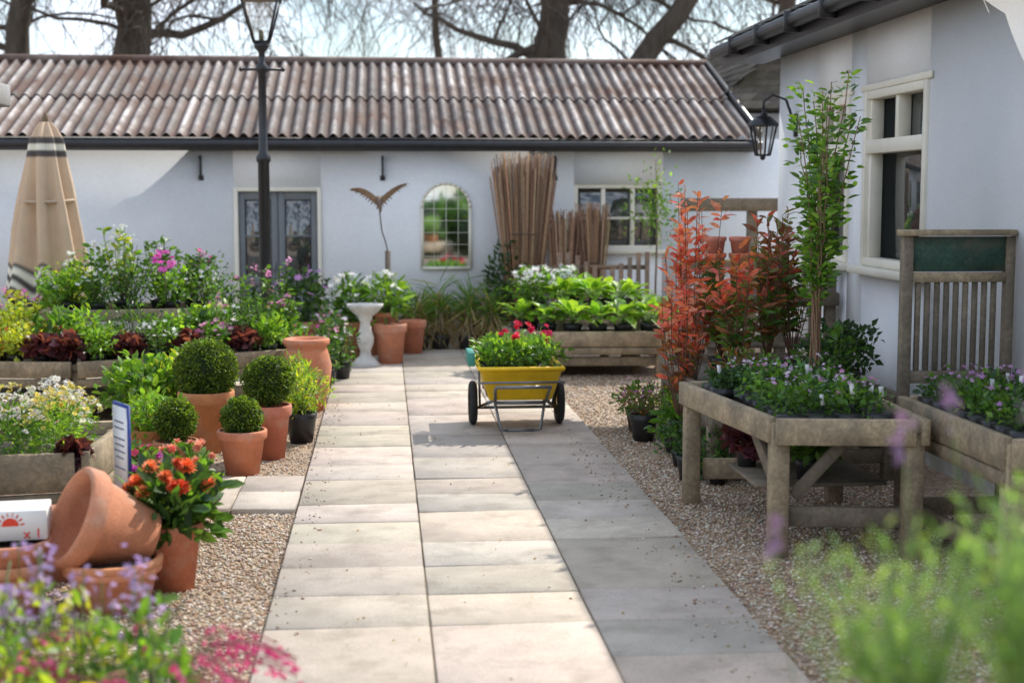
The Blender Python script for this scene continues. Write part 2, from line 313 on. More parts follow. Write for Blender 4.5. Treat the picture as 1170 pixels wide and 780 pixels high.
bb(d,WX0,WX0+s,YB+.02,YB+.1,WZ0,WZ1); bb(d,WX1-s,WX1,YB+.02,YB+.1,WZ0,WZ1); bb(d,WX0+s,WX1-s,YB+.02,YB+.1,WZ0,WZ0+s); bb(d,WX0+s,WX1-s,YB+.02,YB+.1,WZ1-s,WZ1)
for i in(1,2): x=WX0+(WX1-WX0)*i/3; bb(d,x-.025,x+.025,YB+.03,YB+.098,WZ0+s,WZ1-s)
bb(d,WX0+s,WX1-s,YB+.04,YB+.095,1.5,1.53)
bb(d,WX0-.05,WX1+.05,YB-.06,YB+.02,WZ0-.05,WZ0-.002)
d.obj('casement_window',[WFRAME,GLASS],bk,bevel=.003)
m=MB(); ax,aw,az,at=.725,.285,.93,1.64; pts=[(ax-aw,az),(ax+aw,az)]+[(ax+aw*math.cos(a),at+aw*math.sin(a)) for a in np.linspace(0,math.pi,15)]
V=[[x,YB-.02,z] for x,z in pts]; m.add(V,[np.arange(len(V))[None,:]],(.8,.8,.8),1)
loop=[[x,YB-.03,z] for x,z in pts+[pts[0]]]
for a,b in zip(loop[:-1],loop[1:]): beam(m,a,b,.04,.035)
for i in range(1,4): x=ax-aw+2*aw*i/4; top=at+math.sqrt(aw*aw-(x-ax)**2); bb(m,x-.0025,x+.0025,YB-.034,YB-.022,az,top)
for z in np.arange(az+.14,at+.2,.14): hw=aw if z<at else math.sqrt(aw*aw-(z-at)**2); bb(m,ax-hw,ax+hw,YB-.036,YB-.024,z-.0025,z+.0025)
m.obj('arched_garden_mirror',[WFRAME,MIR])
# slate building
sb=empty('slate_roofed_building'); w=MB(); bb(w,4.6,9,YB+1.5,YB+9,0,2.85); w.obj('walls',[STUCCO],sb)
def slateroof(mb,p0,u,vv,nu,nv,th=.02,base=(.16,.155,.15)):
    p0,u,vv=map(lambda a:np.array(a,float),(p0,u,vv)); n=nrm(np.cross(u,vv)); du=u/nu;dv=vv/nv
    for j in range(nv):
        for i in range(nu):
            o=p0+dv*j+du*(i+(j%2)*.5)*nu/(nu+.5); a=o+n*.012; e=du*.95
            V=[a+n*th,a+e+n*th,a+e+dv*1.15,a+dv*1.15,a,a+e]
            mb.add(V,[np.array([[0,1,2,3],[4,5,1,0]])],np.array(base)*random.uniform(.6,1.35))
r=MB(); slateroof(r,(4.15,18.0,2.88),(4.6,0,0),(1.45,1.6,1.25),26,12,base=(.13,.11,.09)); slateroof(r,(4.15,25.9,2.88),(0,-7.8,0),(1.45,-.0,1.25),30,10,base=(.13,.11,.09))
r.obj('roof_slates',[SLATE],sb)
r=MB(); V=[[4.15,18,2.86],[9.4,18,2.86],[8.0,19.6,4.1],[5.6,19.6,4.1],[4.15,26,2.86],[5.6,24.4,4.1],[8.0,24.4,4.1],[9.4,26,2.86]]
r.add(V,[np.array([[0,1,2,3],[4,0,3,5],[3,2,6,5],[1,7,6,2],[7,4,5,6]])],(.10,.09,.08)); r.obj('roof_deck',[SLATE],sb)
# ------------------------------------------------------------ right building
rb=empty('white_cottage'); XW=3.6; YC=12.86; WH_=3.12
w=MB(); th=.25
wins=[(8.0+1.25,10.5,1.27,2.56),(10.85,11.7,1.27,2.56)]
def wallx(mb,x,y0,y1,z0,z1,holes):
    ys=sorted(set([y0,y1]+[h[0] for h in holes]+[h[1] for h in holes]))
    for a,b in zip(ys[:-1],ys[1:]):
        zz=z0
        for h in holes:
            if h[0]<=a+1e-6 and h[1]>=b-1e-6: bb(mb,x,x+th,a,b,zz,h[2]); zz=h[3]
        bb(mb,x,x+th,a,b,zz,z1)
wallx(w,XW,-2,YC,-.1,WH_,wins); bb(w,XW+th,8.4,YC-.25,YC,-.1,WH_); bb(w,8.15,8.4,-2,YC-.25,-.1,WH_); bb(w,XW+th,8.15,-2,-1.75,-.1,WH_)
for yg in(YC-.05,-1.9): w.add([[XW+.02,yg,WH_],[8.38,yg,WH_],[6.0,yg,3.88]],[np.array([[0,1,2]])],(.8,.8,.8))
w.obj('walls',[STUCCO],rb)
for k,(a,b,z0,z1) in enumerate(wins):
    d=MB(); s=.06; x=XW+.03
    bb(d,x+.08,x+.086,a,b,z0,z1,mat=1)
    for p,q in((a,a+s),(b-s,b)): bb(d,x-.05,x+.08,p,q,z0,z1)
    for p,q in((z0,z0+s),(z1-s,z1),(z0+.83,z0+.93)): bb(d,x-.045,x+.078,a+s,b-s,p,q)
    ym=(a+b)/2; bb(d,x-.02,x+.075,ym-.03,ym+.03,z0+.93,z1-s)
    bb(d,x-.02,x+.075,a+s,a+s+.045,z0+s,z0+.83);bb(d,x-.02,x+.075,b-s-.045,b-s,z0+s,z0+.83)
    bb(d,x-.02,x+.075,a+s,a+s+.045,z0+.93,z1-s);bb(d,x-.02,x+.075,b-s-.045,b-s,z0+.93,z1-s)
    bb(d,XW-.1,XW+.03,a-.06,b+.06,z0-.06,z0-.003)
    bb(d,XW-.02,XW-.002,a-.07,b+.07,z1+.002,z1+.05)
    d.obj('sash_window',[WFRAME,GLASS],rb,bevel=.004)
XE=3.2; YE=13.46; ZE=3.0
f=MB(); bb(f,XE,XE+.04,-2.5,YE,ZE,ZE+.2); bb(f,XE+.04,XW-.003,-2.5,YE,ZE+.03,ZE+.05)
tubes(f,[[XE-.06,-2.5,ZE+.13],[XE-.06,YE+.03,ZE+.13]],.06,(0,0,0),0,10)
for y in np.arange(1,13.3,.9): bb(f,XE-.13,XE,y-.015,y+.015,ZE+.04,ZE+.2)
beam(f,(XE,YE,ZE+.12),(6,YE,3.90),.04,.18)
f.obj('fascia_gutter',[BLACK],rb,bevel=.004)
r=MB(); slateroof(r,(XE-.06,YE,ZE+.2),(0,-16,0),(2.86,0,.76),50,10); r.add([[XE,-2.5,ZE+.18],[XE,YE,ZE+.18],[6,YE,3.94],[6,-2.5,3.94],[8.8,YE,3.2],[8.8,-2.5,3.2]],[np.array([[0,1,2,3],[3,2,4,5]])],(.1,.1,.1)); r.obj('roof_slates',[SLATE],rb)
# ------------------------------------------------------------ shed at left
sh=empty('garden_shed'); w=MB(); 
for x in np.arange(-4.6,-2.42,.12): bb(w,x,x+.112,6.6,6.63,0,2.25,(.2,.17,.14)); bb(w,x,x+.112,7.9,7.93,0,2.25,(.2,.17,.14))
for y in np.arange(6.64,7.85,.12): bb(w,-2.45,-2.42,y,y+.112,0,2.25,(.2,.17,.14)); bb(w,-4.6,-4.57,y,y+.112,0,2.25,(.2,.17,.14))
w.obj('boards',[WOOD],sh); w=MB(); bb(w,-4.9,-2.02,6.3,8.05,2.27,2.39,(.3,.3,.3)); w.obj('roof',[SLAB],sh,bevel=.01)
# ------------------------------------------------------------ trees
def tree(name,pts,rad,seed,nl=9,zlo=3.2,zhi=8,col=(.085,.068,.052),nk=2):
    global rng
    rng=np.random.default_rng(seed); mb=MB(); pts=np.array(pts,float)
    tt=np.linspace(0,1,16); seg=np.linspace(0,1,len(pts)); P=np.stack([np.interp(tt,seg,pts[:,i]) for i in range(3)],1); P[1:-1,:2]+=rng.normal(size=(14,2))*.05
    R=np.interp(tt,[0,.08,1],[rad*1.3,rad,rad*.45]); tubes(mb,P,R,col,0,12)
    tw=[]
    def limb(p,d,r,L,dep):
        k=9; q=[p]; d=np.array(d)
        for i in range(k-1):
            d=nrm(d+rng.normal(size=3)*.2+np.array([0,0,.05 if dep<2 else -.08])); q.append(q[-1]+d*L/(k-1))
        q=np.array(q); tubes(mb,q,np.linspace(r,r*.25,k),col,0,7 if dep==0 else 5)
        for i in range(3,k):
            for _ in range(nk if dep>0 else 1): tw.append((q[i],nrm(d*.5+rng.normal(size=3)*.8)))
        if dep<2:
            for _ in range(2): 
                i=rng.integers(3,k); limb(q[i],nrm(d*.8+rng.normal(size=3)*.5),r*.42,L*.55,dep+1)
    for i in range(nl):
        z=rng.uniform(zlo,zhi); j=np.argmin(abs(P[:,2]-z)); a=rng.uniform(0,6.28)
        limb(P[j],nrm(np.array([math.cos(a),math.sin(a)*.7,rng.uniform(-.1,.7)])),R[j]*rng.uniform(.12,.33),rng.uniform(2.5,4.5),0)
    B=np.array([t[0] for t in tw]); D=np.array([t[1] for t in tw]); n=len(B)
    def twig(B,D,L,r0,g):
        n=len(B); k=6; Q=[B]; d=D.copy(); L=(L*rng.uniform(.5,1.3,n))[:,None]
        for i in range(k-1):
            d=nrm(d+rng.normal(size=(n,3))*.18+np.array([0,0,-g])); Q.append(Q[-1]+d*L/(k-1))
        Q=np.stack(Q,1); tubes(mb,Q,np.linspace(r0,r0*.45,k)[None,:],col,0,3); return Q,d
    Q,d=twig(B,D,1.8,.011,.26)
    twig(Q[:,3],nrm(d+rng.normal(size=(n,3))*.7),.8,.0075,.22)
    return mb.obj(name,[BARK],smooth=True)
tree('bare_tree',[(-6.7,27,0),(-6.7,27,4),(-6.4,27,6),(-6.3,27.2,10)],.28,1,9,4.2,7)
tree('bare_tree',[(-4.75,27,0),(-4.65,27,3.5),(-4.5,27,5.5),(-4.3,27,10)],.44,2,13,4.2,7)
tree('bare_tree',[(3.3,28,0),(3.25,28,3.5),(3.3,28,5.5),(3.4,28,10)],.42,3,13,4.4,7)
tree('bare_tree',[(3.7,26.5,0),(4.0,26.5,2.6),(4.7,26.5,4.0),(5.8,26.5,5.6),(6.7,26.5,9)],.31,4,9,4.2,7)
tree('bare_tree',[(-9.2,31,0),(-9.0,31,5),(-8.8,31,11)],.22,5,5,4.5)
tree('bare_tree',[(9.5,33,0),(9.3,33,5),(9.5,33,11)],.3,6,6,4.5)
tree('bare_tree',[(1.6,34,0),(1.3,34,5.0),(.9,34,12)],.12,8,12,5.3,8,nk=2)
rng=np.random.default_rng(11)
# ------------------------------------------------------------ unseen greenery behind the viewer, added for mirror and window reflections
h=MB()
for x in np.arange(-8,9,2.2): bush(h,(x,-7+random.uniform(-.5,.5),.9),(1.6,1.1,1.0+random.uniform(-.3,.3)),1200,.28,.16,G_DK+G_MD,inner=.6); ball(h,(x,-7,.7),(1.3,.9,.8),(.02,.035,.015),0,8)
h.obj('reflection_hedge',PM)
# ------------------------------------------------------------ pots / plants
TC=(.58,.21,.105)
def pot(mb,x,y,z,rt,h,rb=None,mt=2,col=None,R=None,rim=True):
    rb=rb or rt*.68; c=col or tuple(np.array(TC)*rng.uniform(.8,1.15)*np.array([1,rng.uniform(.9,1.2),rng.uniform(.9,1.3)])); t=rt*.09
    lp=[(0,0),(rb,0),(rb+(rt-rb)*.75*.97,h*.78)]+([(rt*.99,h*.80),(rt*1.03,h*.83),(rt*1.04,h*.97),(rt*1.01,h)] if rim else [(rt,h)])+[(rt-t,h),(rt-t*1.2,h*.85),(rb-t*.5,h*.12),(0,h*.12)]
    lathe(mb,lp,(x,y,z),c,mt,32,R)
    if R is None: lathe(mb,[(rt*.93,h*.88),(rt*.5,h*.9),(0,h*.91)],(x,y,z),(.04,.03,.02),4,16)
def stems(mb,c,z0,z1,n,sp,r=.004,col=(.1,.12,.04)):
    P0=np.array(c+(z0,) if len(c)==2 else c,float)[None]+np.concatenate([rng.normal(size=(n,2))*sp*.15,np.zeros((n,1))],1)
    P1=P0+np.concatenate([rng.normal(size=(n,2))*sp,rng.uniform(.5,1,(n,1))*(z1-z0)],1); Pm=(P0*.6+P1*.4); Pm[:,2]+=.2*(z1-z0)*.3
    tubes(mb,np.stack([P0,Pm,P1],1),r,np.tile(col,(n,1)),5,4); return P1
def boxball(x,y,z,rt,h,br,zc):
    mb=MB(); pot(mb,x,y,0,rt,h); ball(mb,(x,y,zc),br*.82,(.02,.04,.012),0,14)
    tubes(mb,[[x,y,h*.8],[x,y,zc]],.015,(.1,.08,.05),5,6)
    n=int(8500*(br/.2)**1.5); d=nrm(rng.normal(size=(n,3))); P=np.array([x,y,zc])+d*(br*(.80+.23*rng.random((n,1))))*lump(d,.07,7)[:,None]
    leaves(mb,P,d*.7+rng.normal(size=(n,3))*.6,rng.uniform(.014,.03,n),rng.uniform(.009,.016,n),pick([(.08,.14,.022),(.13,.22,.03),(.20,.30,.04),(.045,.085,.018)],n,.3))
    mb.obj('box_topiary_pot',PM,smooth=False)
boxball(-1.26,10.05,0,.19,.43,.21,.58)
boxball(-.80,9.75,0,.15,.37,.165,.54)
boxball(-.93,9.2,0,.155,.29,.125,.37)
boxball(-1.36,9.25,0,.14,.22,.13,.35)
def leafy(name,x,y,z,rt,h,br,hh,n,L,W,pal,potm=2,fl=None,seg=1,up=.35,lp=.25,flr=.02,pet=6,tilts=(15,),cen=None,nf=0,inner=.25):
    mb=MB()
    if rt: pot(mb,x,y,z,rt,h,mt=potm,col=(.02,.02,.02) if potm==3 else None,rim=potm==2)
    z0=z+h*.85; stems(mb,(x,y),z0,z0+hh*.9,10,br*.45)
    P=bush(mb,(x,y,z0+hh*.5),(br,br,hh*.55),n,L,W,pal,inner=inner,seg=seg,up=up,lp=lp,zmin=z0-.02)
    if nf:
        d=rng.normal(size=(nf,3)); d[:,1]-=.5; d[:,2]=abs(d[:,2])+.15; d=nrm(d)
        K=np.array([x,y,z0+hh*.5])+d*np.array([br,br,hh*.55])*rng.uniform(.95,1.12,(nf,1))+np.array([0,0,L*.35])
        flowers(mb,K,flr,fl,pet,tilts=tilts,cen=cen,axis=(0,-.5,1))
    return mb.obj(name,PM)
leafy('leafy_plant_pot',-1.75,10.5,0,.17,.28,.30,.36,800,.08,.045,G_LT+G_MD,seg=2)
leafy('leafy_plant_pot',-1.45,10.6,0,.15,.25,.24,.42,600,.07,.045,G_LT+G_YL,seg=2)
leafy('leafy_plant_pot',-1.55,9.5,0,.15,.26,.22,.25,450,.065,.035,G_LT,seg=2)
leafy('euphorbia_pot',-.62,10.35,0,.12,.22,.20,.42,900,.06,.012,G_LT+G_YL,potm=3)
leafy('euphorbia_pot',-.72,10.9,0,.13,.2,.2,.4,700,.06,.012,G_LT+G_MD,potm=3)
leafy('pansy_pot',-1.62,8.9,0,.12,.16,.16,.12,260,.05,.025,G_MD,nf=14,fl=[(.6,.05,.15),(.7,.1,.2)],flr=.028)
mb=MB(); lathe(mb,[(0,0),(.13,0),(.19,.2),(.21,.38),(.18,.5),(.165,.54),(.19,.56),(.195,.6),(.165,.61),(.14,.55),(.15,.4),(0,.3)],(-.66,11.9,0),TC,2,36); mb.obj('terracotta_urn',PM,smooth=True)
leafy('dahlia_pot',-.98,6.5,0,.135,.31,.19,.27,520,.10,.05,G_MD+G_DK,seg=2,nf=11,fl=[(.84,.22,.07),(.86,.32,.12),(.78,.13,.05)],flr=.047,pet=11,tilts=(0,25,50,70),cen=(.6,.25,.05))
leafy('ranunculus_pot',-1.2,7.2,0,.12,.2,.15,.28,260,.09,.04,G_MD,nf=12,fl=[(.5,.1,.42),(.75,.25,.16),(.45,.1,.4)],flr=.042,pet=7,tilts=(40,70),seg=2)
leafy('coral_flower_pot',-1.08,7.75,0,.12,.2,.15,.25,260,.07,.035,G_MD,nf=12,fl=[(.8,.35,.22),(.75,.25,.18)],flr=.04,pet=8,tilts=(20,55),seg=2)
# tumbled pots
mb=MB(); R=rotz(math.radians(208))@roty(math.radians(66)); cc=np.array([-1.07,6.34,.27])
lathe(mb,[(0,0),(.13,0),(.195,.27),(.215,.28),(.225,.30),(.225,.36),(.215,.37),(.195,.37),(.19,.30),(.12,.03),(0,.03)],cc,(.58,.24,.13),2,48,R); mb.obj('terracotta_pot',PM,smooth=False)
for x,y,z,rt,h in((-1.20,6.22,0,.205,.2),(-1.62,6.15,0,.17,.24),(-1.62,6.15,.09,.175,.24),(-1.20,6.22,.045,.21,.18),(-1.5,6.75,0,.16,.32)):
    mb=MB(); pot(mb,x,y,z,rt,h,rt*.75); mb.obj('terracotta_pot',PM)
c=empty('price_box'); mb=MB(); R=rotz(math.radians(8)); fo=np.array([-1.61,6.20,.40]); box(mb,fo,(.30,.22,.13),(.8,.8,.78),0,R); 
mb.obj('box',[ATTR],c,bevel=.004)
mb=MB()
V=[fo+R@np.array([-.0+.035*math.cos(a),-.1125,-.0+.035*math.sin(a)]) for a in np.linspace(0,math.pi,14)]; mb.add(V,[np.arange(14)[None,:]],(.75,.06,.03))
for a in np.linspace(.15,math.pi-.15,8):
    p=fo+R@np.array([-.0+.042*math.cos(a),-.1125,.042*math.sin(a)]); q=fo+R@np.array([-.0+.058*math.cos(a),-.1125,.058*math.sin(a)]); beam(mb,p,q,.002,.006,(.75,.06,.03))
mb.obj('sun_logo',[ATTR],c)
def text(s,loc,size,rot,m,parent,name='lettering'):
    cu=bpy.data.curves.new(name,'FONT'); cu.body=s; cu.size=size; cu.extrude=.001; cu.materials.append(m); cu.align_x='CENTER'
    o=bpy.data.objects.new(name,cu); scene.collection.objects.link(o); o.location=loc; o.rotation_euler=rot; o.parent=parent
REDP=pbr('red_print',(.7,.04,.03),.5)
text('x 1',tuple(fo+R@np.array([.09,-.113,-.055])),.06,(math.radians(90),0,math.radians(8)),REDP,c)
sg=empty('information_sign'); mb=MB(); R=rotz(math.radians(-60)); o=np.array([-1.235,6.72,.615])
def loc(a,b,cz): return o+R@np.array([a,b,cz])
box(mb,o,(.2,.012,.43),(.03,.06,.28),0,R); box(mb,loc(0,-.008,0),(.175,.008,.40),(.85,.87,.88),0,R)
for z,wd in((.13,.12),(.1,.13),(.05,.14),(.02,.12),(-.01,.14),(-.04,.1),(-.09,.13)): box(mb,loc(0,-.0135,z),(wd,.002,.007),(.2,.22,.3),0,R)
box(mb,loc(0,.014,-.3),(.025,.015,.60),(.3,.25,.18),0,R); mb.obj('board',[ATTR],sg)
# ------------------------------------------------------------ tables
def polytable(name,pts,zt,ph=.16,legs=True,col=WD,fill=True,shelf=True,leg=.09):
    mb=MB(); n=len(pts); c=np.mean(pts,0)
    for i in range(n):
        a=np.array(pts[i]);b=np.array(pts[(i+1)%n]); k=np.array(col)*rng.uniform(.8,1.15)
        d=nrm(b-a); beam(mb,(*(a+d*.0),zt-ph/2),(*(b-d*.05),zt-ph/2),.045,ph,k)
        beam(mb,(*a,zt-ph-.003-.04),(*(b-d*.05),zt-ph-.003-.04),.03,.07,k*.8) if shelf else None
        p=a+nrm(c-a)*leg*.9
        if legs: bb(mb,p[0]-leg/2,p[0]+leg/2,p[1]-leg/2,p[1]+leg/2,0,zt-ph*.2,k*.95)
        if shelf: q=b+nrm(c-b)*leg*.9; beam(mb,(*p,.16),(*q,.16),.04,.09,k*.85)
    if fill: mb.add([(x,y,zt-.07) for x,y in pts],[np.arange(n)[None,:]],(.10,.08,.06))
    return mb.obj(name,[WOOD],bevel=.005)
polytable('display_bench',[(-4.3,11.55),(-2.4,11.28),(-.76,12.1),(-.85,13.2),(-2.4,13.8),(-4.3,13.3)],.50,.13)
polytable('display_bench',[(-2.9,12.3),(-1.5,12.5),(-1.5,13.2),(-2.9,13.2)],.82,.1,shelf=False)
polytable('display_bench',[(1.56,13.8),(2.76,13.75),(2.95,14.6),(2.4,15.3),(1.5,15.1),(1.2,14.4)],.46,.15)
polytable('display_bench',[(1.7,14.2),(2.6,14.2),(2.6,14.9),(1.7,14.9)],.66,.1,shelf=False)
polytable('planter_bench',[(-2.4,7.15),(-1.53,7.3),(-1.5,8.3),(-2.4,8.2)],.50,.2)
polytable('potting_table',[(1.90,6.74),(2.62,6.64),(2.66,8.1),(1.73,8.15)],.71,.13,leg=.09,shelf=False)
mb=MB()
for z in(.2,): beam(mb,(1.85,8.1,z),(2.6,8.05,z),.04,.12,WD); beam(mb,(1.97,6.85,z),(2.6,6.75,z),.04,.10,WDK); beam(mb,(1.9,7.4,z+.1),(2.6,7.4,z+.1),.6,.02,WDK)
beam(mb,(2.02,6.84,.3),(2.3,6.8,.62),.04,.06,WDK); beam(mb,(1.98,6.95,.3),(1.93,7.3,.6),.04,.07,WDK)
mb.obj('table_bracing',[WOOD],bevel=.005)
polytable('potting_table',[(2.72,5.9),(3.45,5.9),(3.45,7.25),(2.72,7.25)],.74,.15)
polytable('display_bench',[(2.0,8.55),(3.2,8.55),(3.2,10.9),(2.15,10.9)],.56,.12,col=WDK)
mb=MB(); y=7.9
for x in(2.97,4-.42): bb(mb,x-.03,x+.03,y-.03,y+.03,0,1.56,WDK)
bb(mb,2.92,3.595,y-.06,y+.04,1.565,1.6,WD); bb(mb,3.0,3.55,y-.01,y+.01,1.36,1.56,(.03,.07,.05)); bb(mb,3.0,3.55,y-.03,y+.02,1.30,1.355,WD); bb(mb,3.0,3.55,y-.03,y+.02,.72,.79,WDK)
for x in np.arange(3.04,3.54,.056): bb(mb,x-.015,x+.015,y-.015,y+.01,.79,1.30,np.array(WDK)*rng.uniform(.7,1.2))
mb.obj('slatted_screen',[WOOD],bevel=.004)
mb=MB()
for x in(2.55,3.1,3.5):
    for y in(10.95,11.35): bb(mb,x-.04,x+.04,y-.04,y+.04,0,1.08+.1*(y<11),WDK)
for z in(.6,1.0): bb(mb,2.5,3.55,10.9,11.4,z,z+.035,WDK)
bb(mb,2.5,3.55,10.86,10.895,.93,1.03,WDK)
mb.obj('wooden_shelf_rack',[WOOD],bevel=.005)
mb=MB(); bb(mb,3.15,4.6,15.0,15.06,1.62,1.76,WDK); bb(mb,4.4,4.5,15.07,15.17,0,1.75,WDK);bb(mb,3.9,4.0,15.07,15.17,0,1.7,WDK); bb(mb,3.15,4.6,15.0,15.05,1.0,1.1,WDK); mb.obj('timber_rail',[WOOD],bevel=.005)
for i,(x,zb) in enumerate(((2.62,1.035),(2.82,1.035),(3.02,1.035))):
    mb=MB()
    for k in range(3-(i==2)): pot(mb,x,11.15,zb+k*.13,.085,.17)
    mb.obj('terracotta_pot_stack',PM)
mb=MB(); bb(mb,-3.35,-3.27,12.1,12.18,0,1.05,WDK); beam(mb,(-3.31,12.14,1.02),(-5,12.3,1.02),.05,.1,WDK); mb.obj('timber_post',[WOOD],bevel=.005)
# ------------------------------------------------------------ plants on left display bench
WH=[(.88,.87,.82)]; PK=[(.72,.2,.45),(.78,.42,.58)]
kinds=[
 ('heuchera_plant',dict(n=240,L=.075,W=.065,pal=PURP,seg=2),.15,.16),
 ('shrub_plant',dict(n=300,L=.07,W=.04,pal=G_MD,seg=2,lp=.4),.19,.3),
 ('shrub_plant',dict(n=320,L=.06,W=.035,pal=G_LT,lp=.4),.18,.28),
 ('shrub_plant',dict(n=420,L=.045,W=.02,pal=G_DK+G_MD,lp=.4),.2,.34),
 ('flowering_shrub',dict(n=300,L=.05,W=.025,pal=G_MD,nf=20,fl=WH,flr=.024),.18,.28),
 ('flowering_shrub',dict(n=260,L=.055,W=.03,pal=G_MD,nf=18,fl=PK,flr=.028),.17,.24),
 ('golden_shrub',dict(n=420,L=.05,W=.028,pal=G_YL,lp=.4),.19,.26),
 ('bronze_shrub',dict(n=320,L=.055,W=.03,pal=[(.40,.12,.05),(.45,.3,.06),(.25,.2,.05)],lp=.4),.17,.22),
 ('flowering_shrub',dict(n=240,L=.05,W=.03,pal=G_LT,nf=20,fl=[(.8,.6,.1),(.85,.75,.2)],flr=.022),.16,.2)]
def put(k,x,y,z,sc=1,pal=None,hs=1):
    nm,kw,br,hh=kinds[k]; kw=dict(kw)
    if pal: kw['pal']=pal
    leafy(nm,x,y,z,.07,.11,br*sc,hh*sc*hs,potm=3,**kw)
def upright(name,x,y,z,h,sp,ns,pal,L,W,npl=18,tip=None,rr=.005,d0=.35,ph=.16,pr=.1,nf=0,fl=None):
    mb=MB(); pot(mb,x,y,z,pr,ph,mt=3,col=(.02,.02,.02),rim=False); b=np.array([x,y,z+ph*.9])
    for i in range(ns):
        a=rng.uniform(0,6.28); e=b+np.array([math.cos(a)*sp*rng.uniform(.2,1),math.sin(a)*sp*rng.uniform(.2,1),(h-ph)*rng.uniform(.6,1)])
        m=(b+e)/2+np.array([math.cos(a),math.sin(a),0])*sp*.25; t=np.linspace(0,1,9)[:,None]; Q=b*(1-t)**2+2*m*t*(1-t)+e*t*t
        tubes(mb,Q,np.linspace(rr,rr*.4,9)[None],(.14,.07,.04),5,5)
        tt=rng.uniform(d0,1,npl); B=np.stack([np.interp(tt,t[:,0],Q[:,k]) for k in range(3)],1); dd=rng.normal(size=(npl,3)); dd[:,2]=abs(dd[:,2])*.4+.4
        c=pick(pal,npl)
        if tip is not None: k=tt>.72; c[k]=pick(tip,k.sum())
        leaves(mb,B,dd,L*rng.uniform(.6,1.2,npl),W*rng.uniform(.7,1.2,npl),c,seg=2,droop=.25)
        if nf and rng.random()<nf: flowers(mb,e+rng.normal(size=(6,3))*.02,.022,fl,6,spread=.8)
    mb.obj(name,PM)
zt=.43
seqA=[6,7,6,0,0,2,0,4,0,5,0,2]; seqB=[6,6,7,1,2,8,3,2,1,4,3,1]
for i,x in enumerate(np.arange(-3.35,-.85,.215)):
    yy=np.interp(x,[-4.3,-2.4,-.76],[11.55,11.28,12.1])+.13
    put(seqA[i%12],x,yy,zt,rng.uniform(.75,.95)); put(seqB[i%12],x+rng.uniform(0,.12),yy+.3,zt,rng.uniform(.9,1.2))
for x,y,k,s in((-2.75,12.6,2,1.1),(-2.45,12.5,4,1.0),(-2.15,12.5,3,1.15),(-1.85,12.6,2,1.0),(-1.6,12.7,4,1.0),(-2.3,12.95,4,1.3),(-1.6,13.0,3,1.2),(-2.75,13.0,6,1.2),(-1.15,12.45,3,1.1),(-1.0,12.75,1,1.1),(-1.25,12.9,8,1.2),(-3.2,12.7,6,1.2),(-3.0,13.1,2,1.2)): put(k,x,y,.76 if x<-1.4 and x>-2.9 else zt,s)
for x,y,z,h,pal,f in((-2.55,12.75,.76,.62,G_MD,WH),(-2.3,12.7,.76,.78,G_LT+G_YL,WH),(-2.0,12.8,.76,.70,G_MD,WH),(-1.72,12.9,.76,.55,G_DK+G_MD,PK),(-2.85,12.7,.6,.6,G_LT,WH),(-1.3,12.8,.45,.62,G_MD,PK),(-1.05,13.0,.45,.75,G_DK+G_MD,PK),(-3.05,12.2,.43,.6,G_YL,PK),(-1.5,12.3,.43,.5,G_LT,PK),(-.92,12.5,.45,.5,G_MD,PK)):
    upright('garden_shrub',x,y,z,h,.2,14,pal,.07,.038,17,d0=.15,nf=.3,fl=f,ph=.12,pr=.08,rr=.004)
mb=MB(); flowers(mb,np.array([-1.86,12.2,1.24])+nrm(rng.normal(size=(26,3)))*.08,.037,[(.68,.1,.46),(.75,.2,.55)],6,spread=1.0); stems(mb,(-1.86,12.35),.9,1.25,4,.02); mb.obj('rhododendron_bloom',PM)
mb=MB()
for x,y,p in((-1.70,7.45,1),(-1.93,7.40,0),(-2.15,7.45,0),(-1.72,7.8,1),(-2.0,7.8,1),(-2.25,7.75,0),(-1.85,8.05,0)):
    bush(mb,(x,y,.56),(.16,.16,.15),360,.05,.014,G_LT if p else G_MD,inner=.2); n=100; d=rng.normal(size=(n,3)); d[:,2]=abs(d[:,2])+.4; d=nrm(d); K=np.array([x,y,.57])+d*np.array([.18,.18,.215])
    flowers(mb,K,.020,WH if p==0 else [(.85,.75,.25),(.85,.84,.7),(.8,.7,.15)],8,cen=(.6,.4,.02),axis=(0,-.3,1))
mb.obj('daisy_plants',PM)
put(0,-1.60,7.36,.36,.35)
# foreground left flowers
def tallplant(name,x,y,z,br,h,n,L,W,pal,fl,nf,kind='flower'):
    mb=MB(); pot(mb,x,y,z,.15,.26); P1=stems(mb,(x,y),z+.2,z+h,26,br*.5)
    bush(mb,(x,y,z+h*.62),(br,br*.8,h*.36),n,L,W,pal,inner=.2,lp=.3,seg=2)
    for i in range(nf):
        a=rng.uniform(0,6.28); q=np.array([x,y,z+h*.8])+np.array([math.cos(a)*br*.8,math.sin(a)*br*.6,rng.uniform(-.02,.1)])
        if kind=='arch':
            d=np.array([math.cos(a),math.sin(a)*.6,.25]); T=np.stack([q+d*s*.22-np.array([0,0,.10*s*s]) for s in np.linspace(0,1,7)]); tubes(mb,T,.0025,(.3,.08,.1),5,4)
            K=np.repeat(T[2:],2,0)+rng.normal(size=(10,3))*.006; K[:,2]-=.012
            flowers(mb,K,.017,fl,5,axis=(0,0,-1),tilts=(50,),spread=.3)
        else:
            T=np.stack([q+np.array([0,0,s*.11]) for s in(0,.5,1)]); tubes(mb,T,.002,(.1,.15,.05),5,4)
            K=np.stack([T[1]+rng.normal(size=3)*[.022,.022,.03]+[0,0,.03] for _ in range(6)]); flowers(mb,K,.014,fl,5,spread=.8)
    mb.obj(name,PM)
LAV=[(.55,.38,.68),(.62,.45,.72),(.45,.3,.6)]
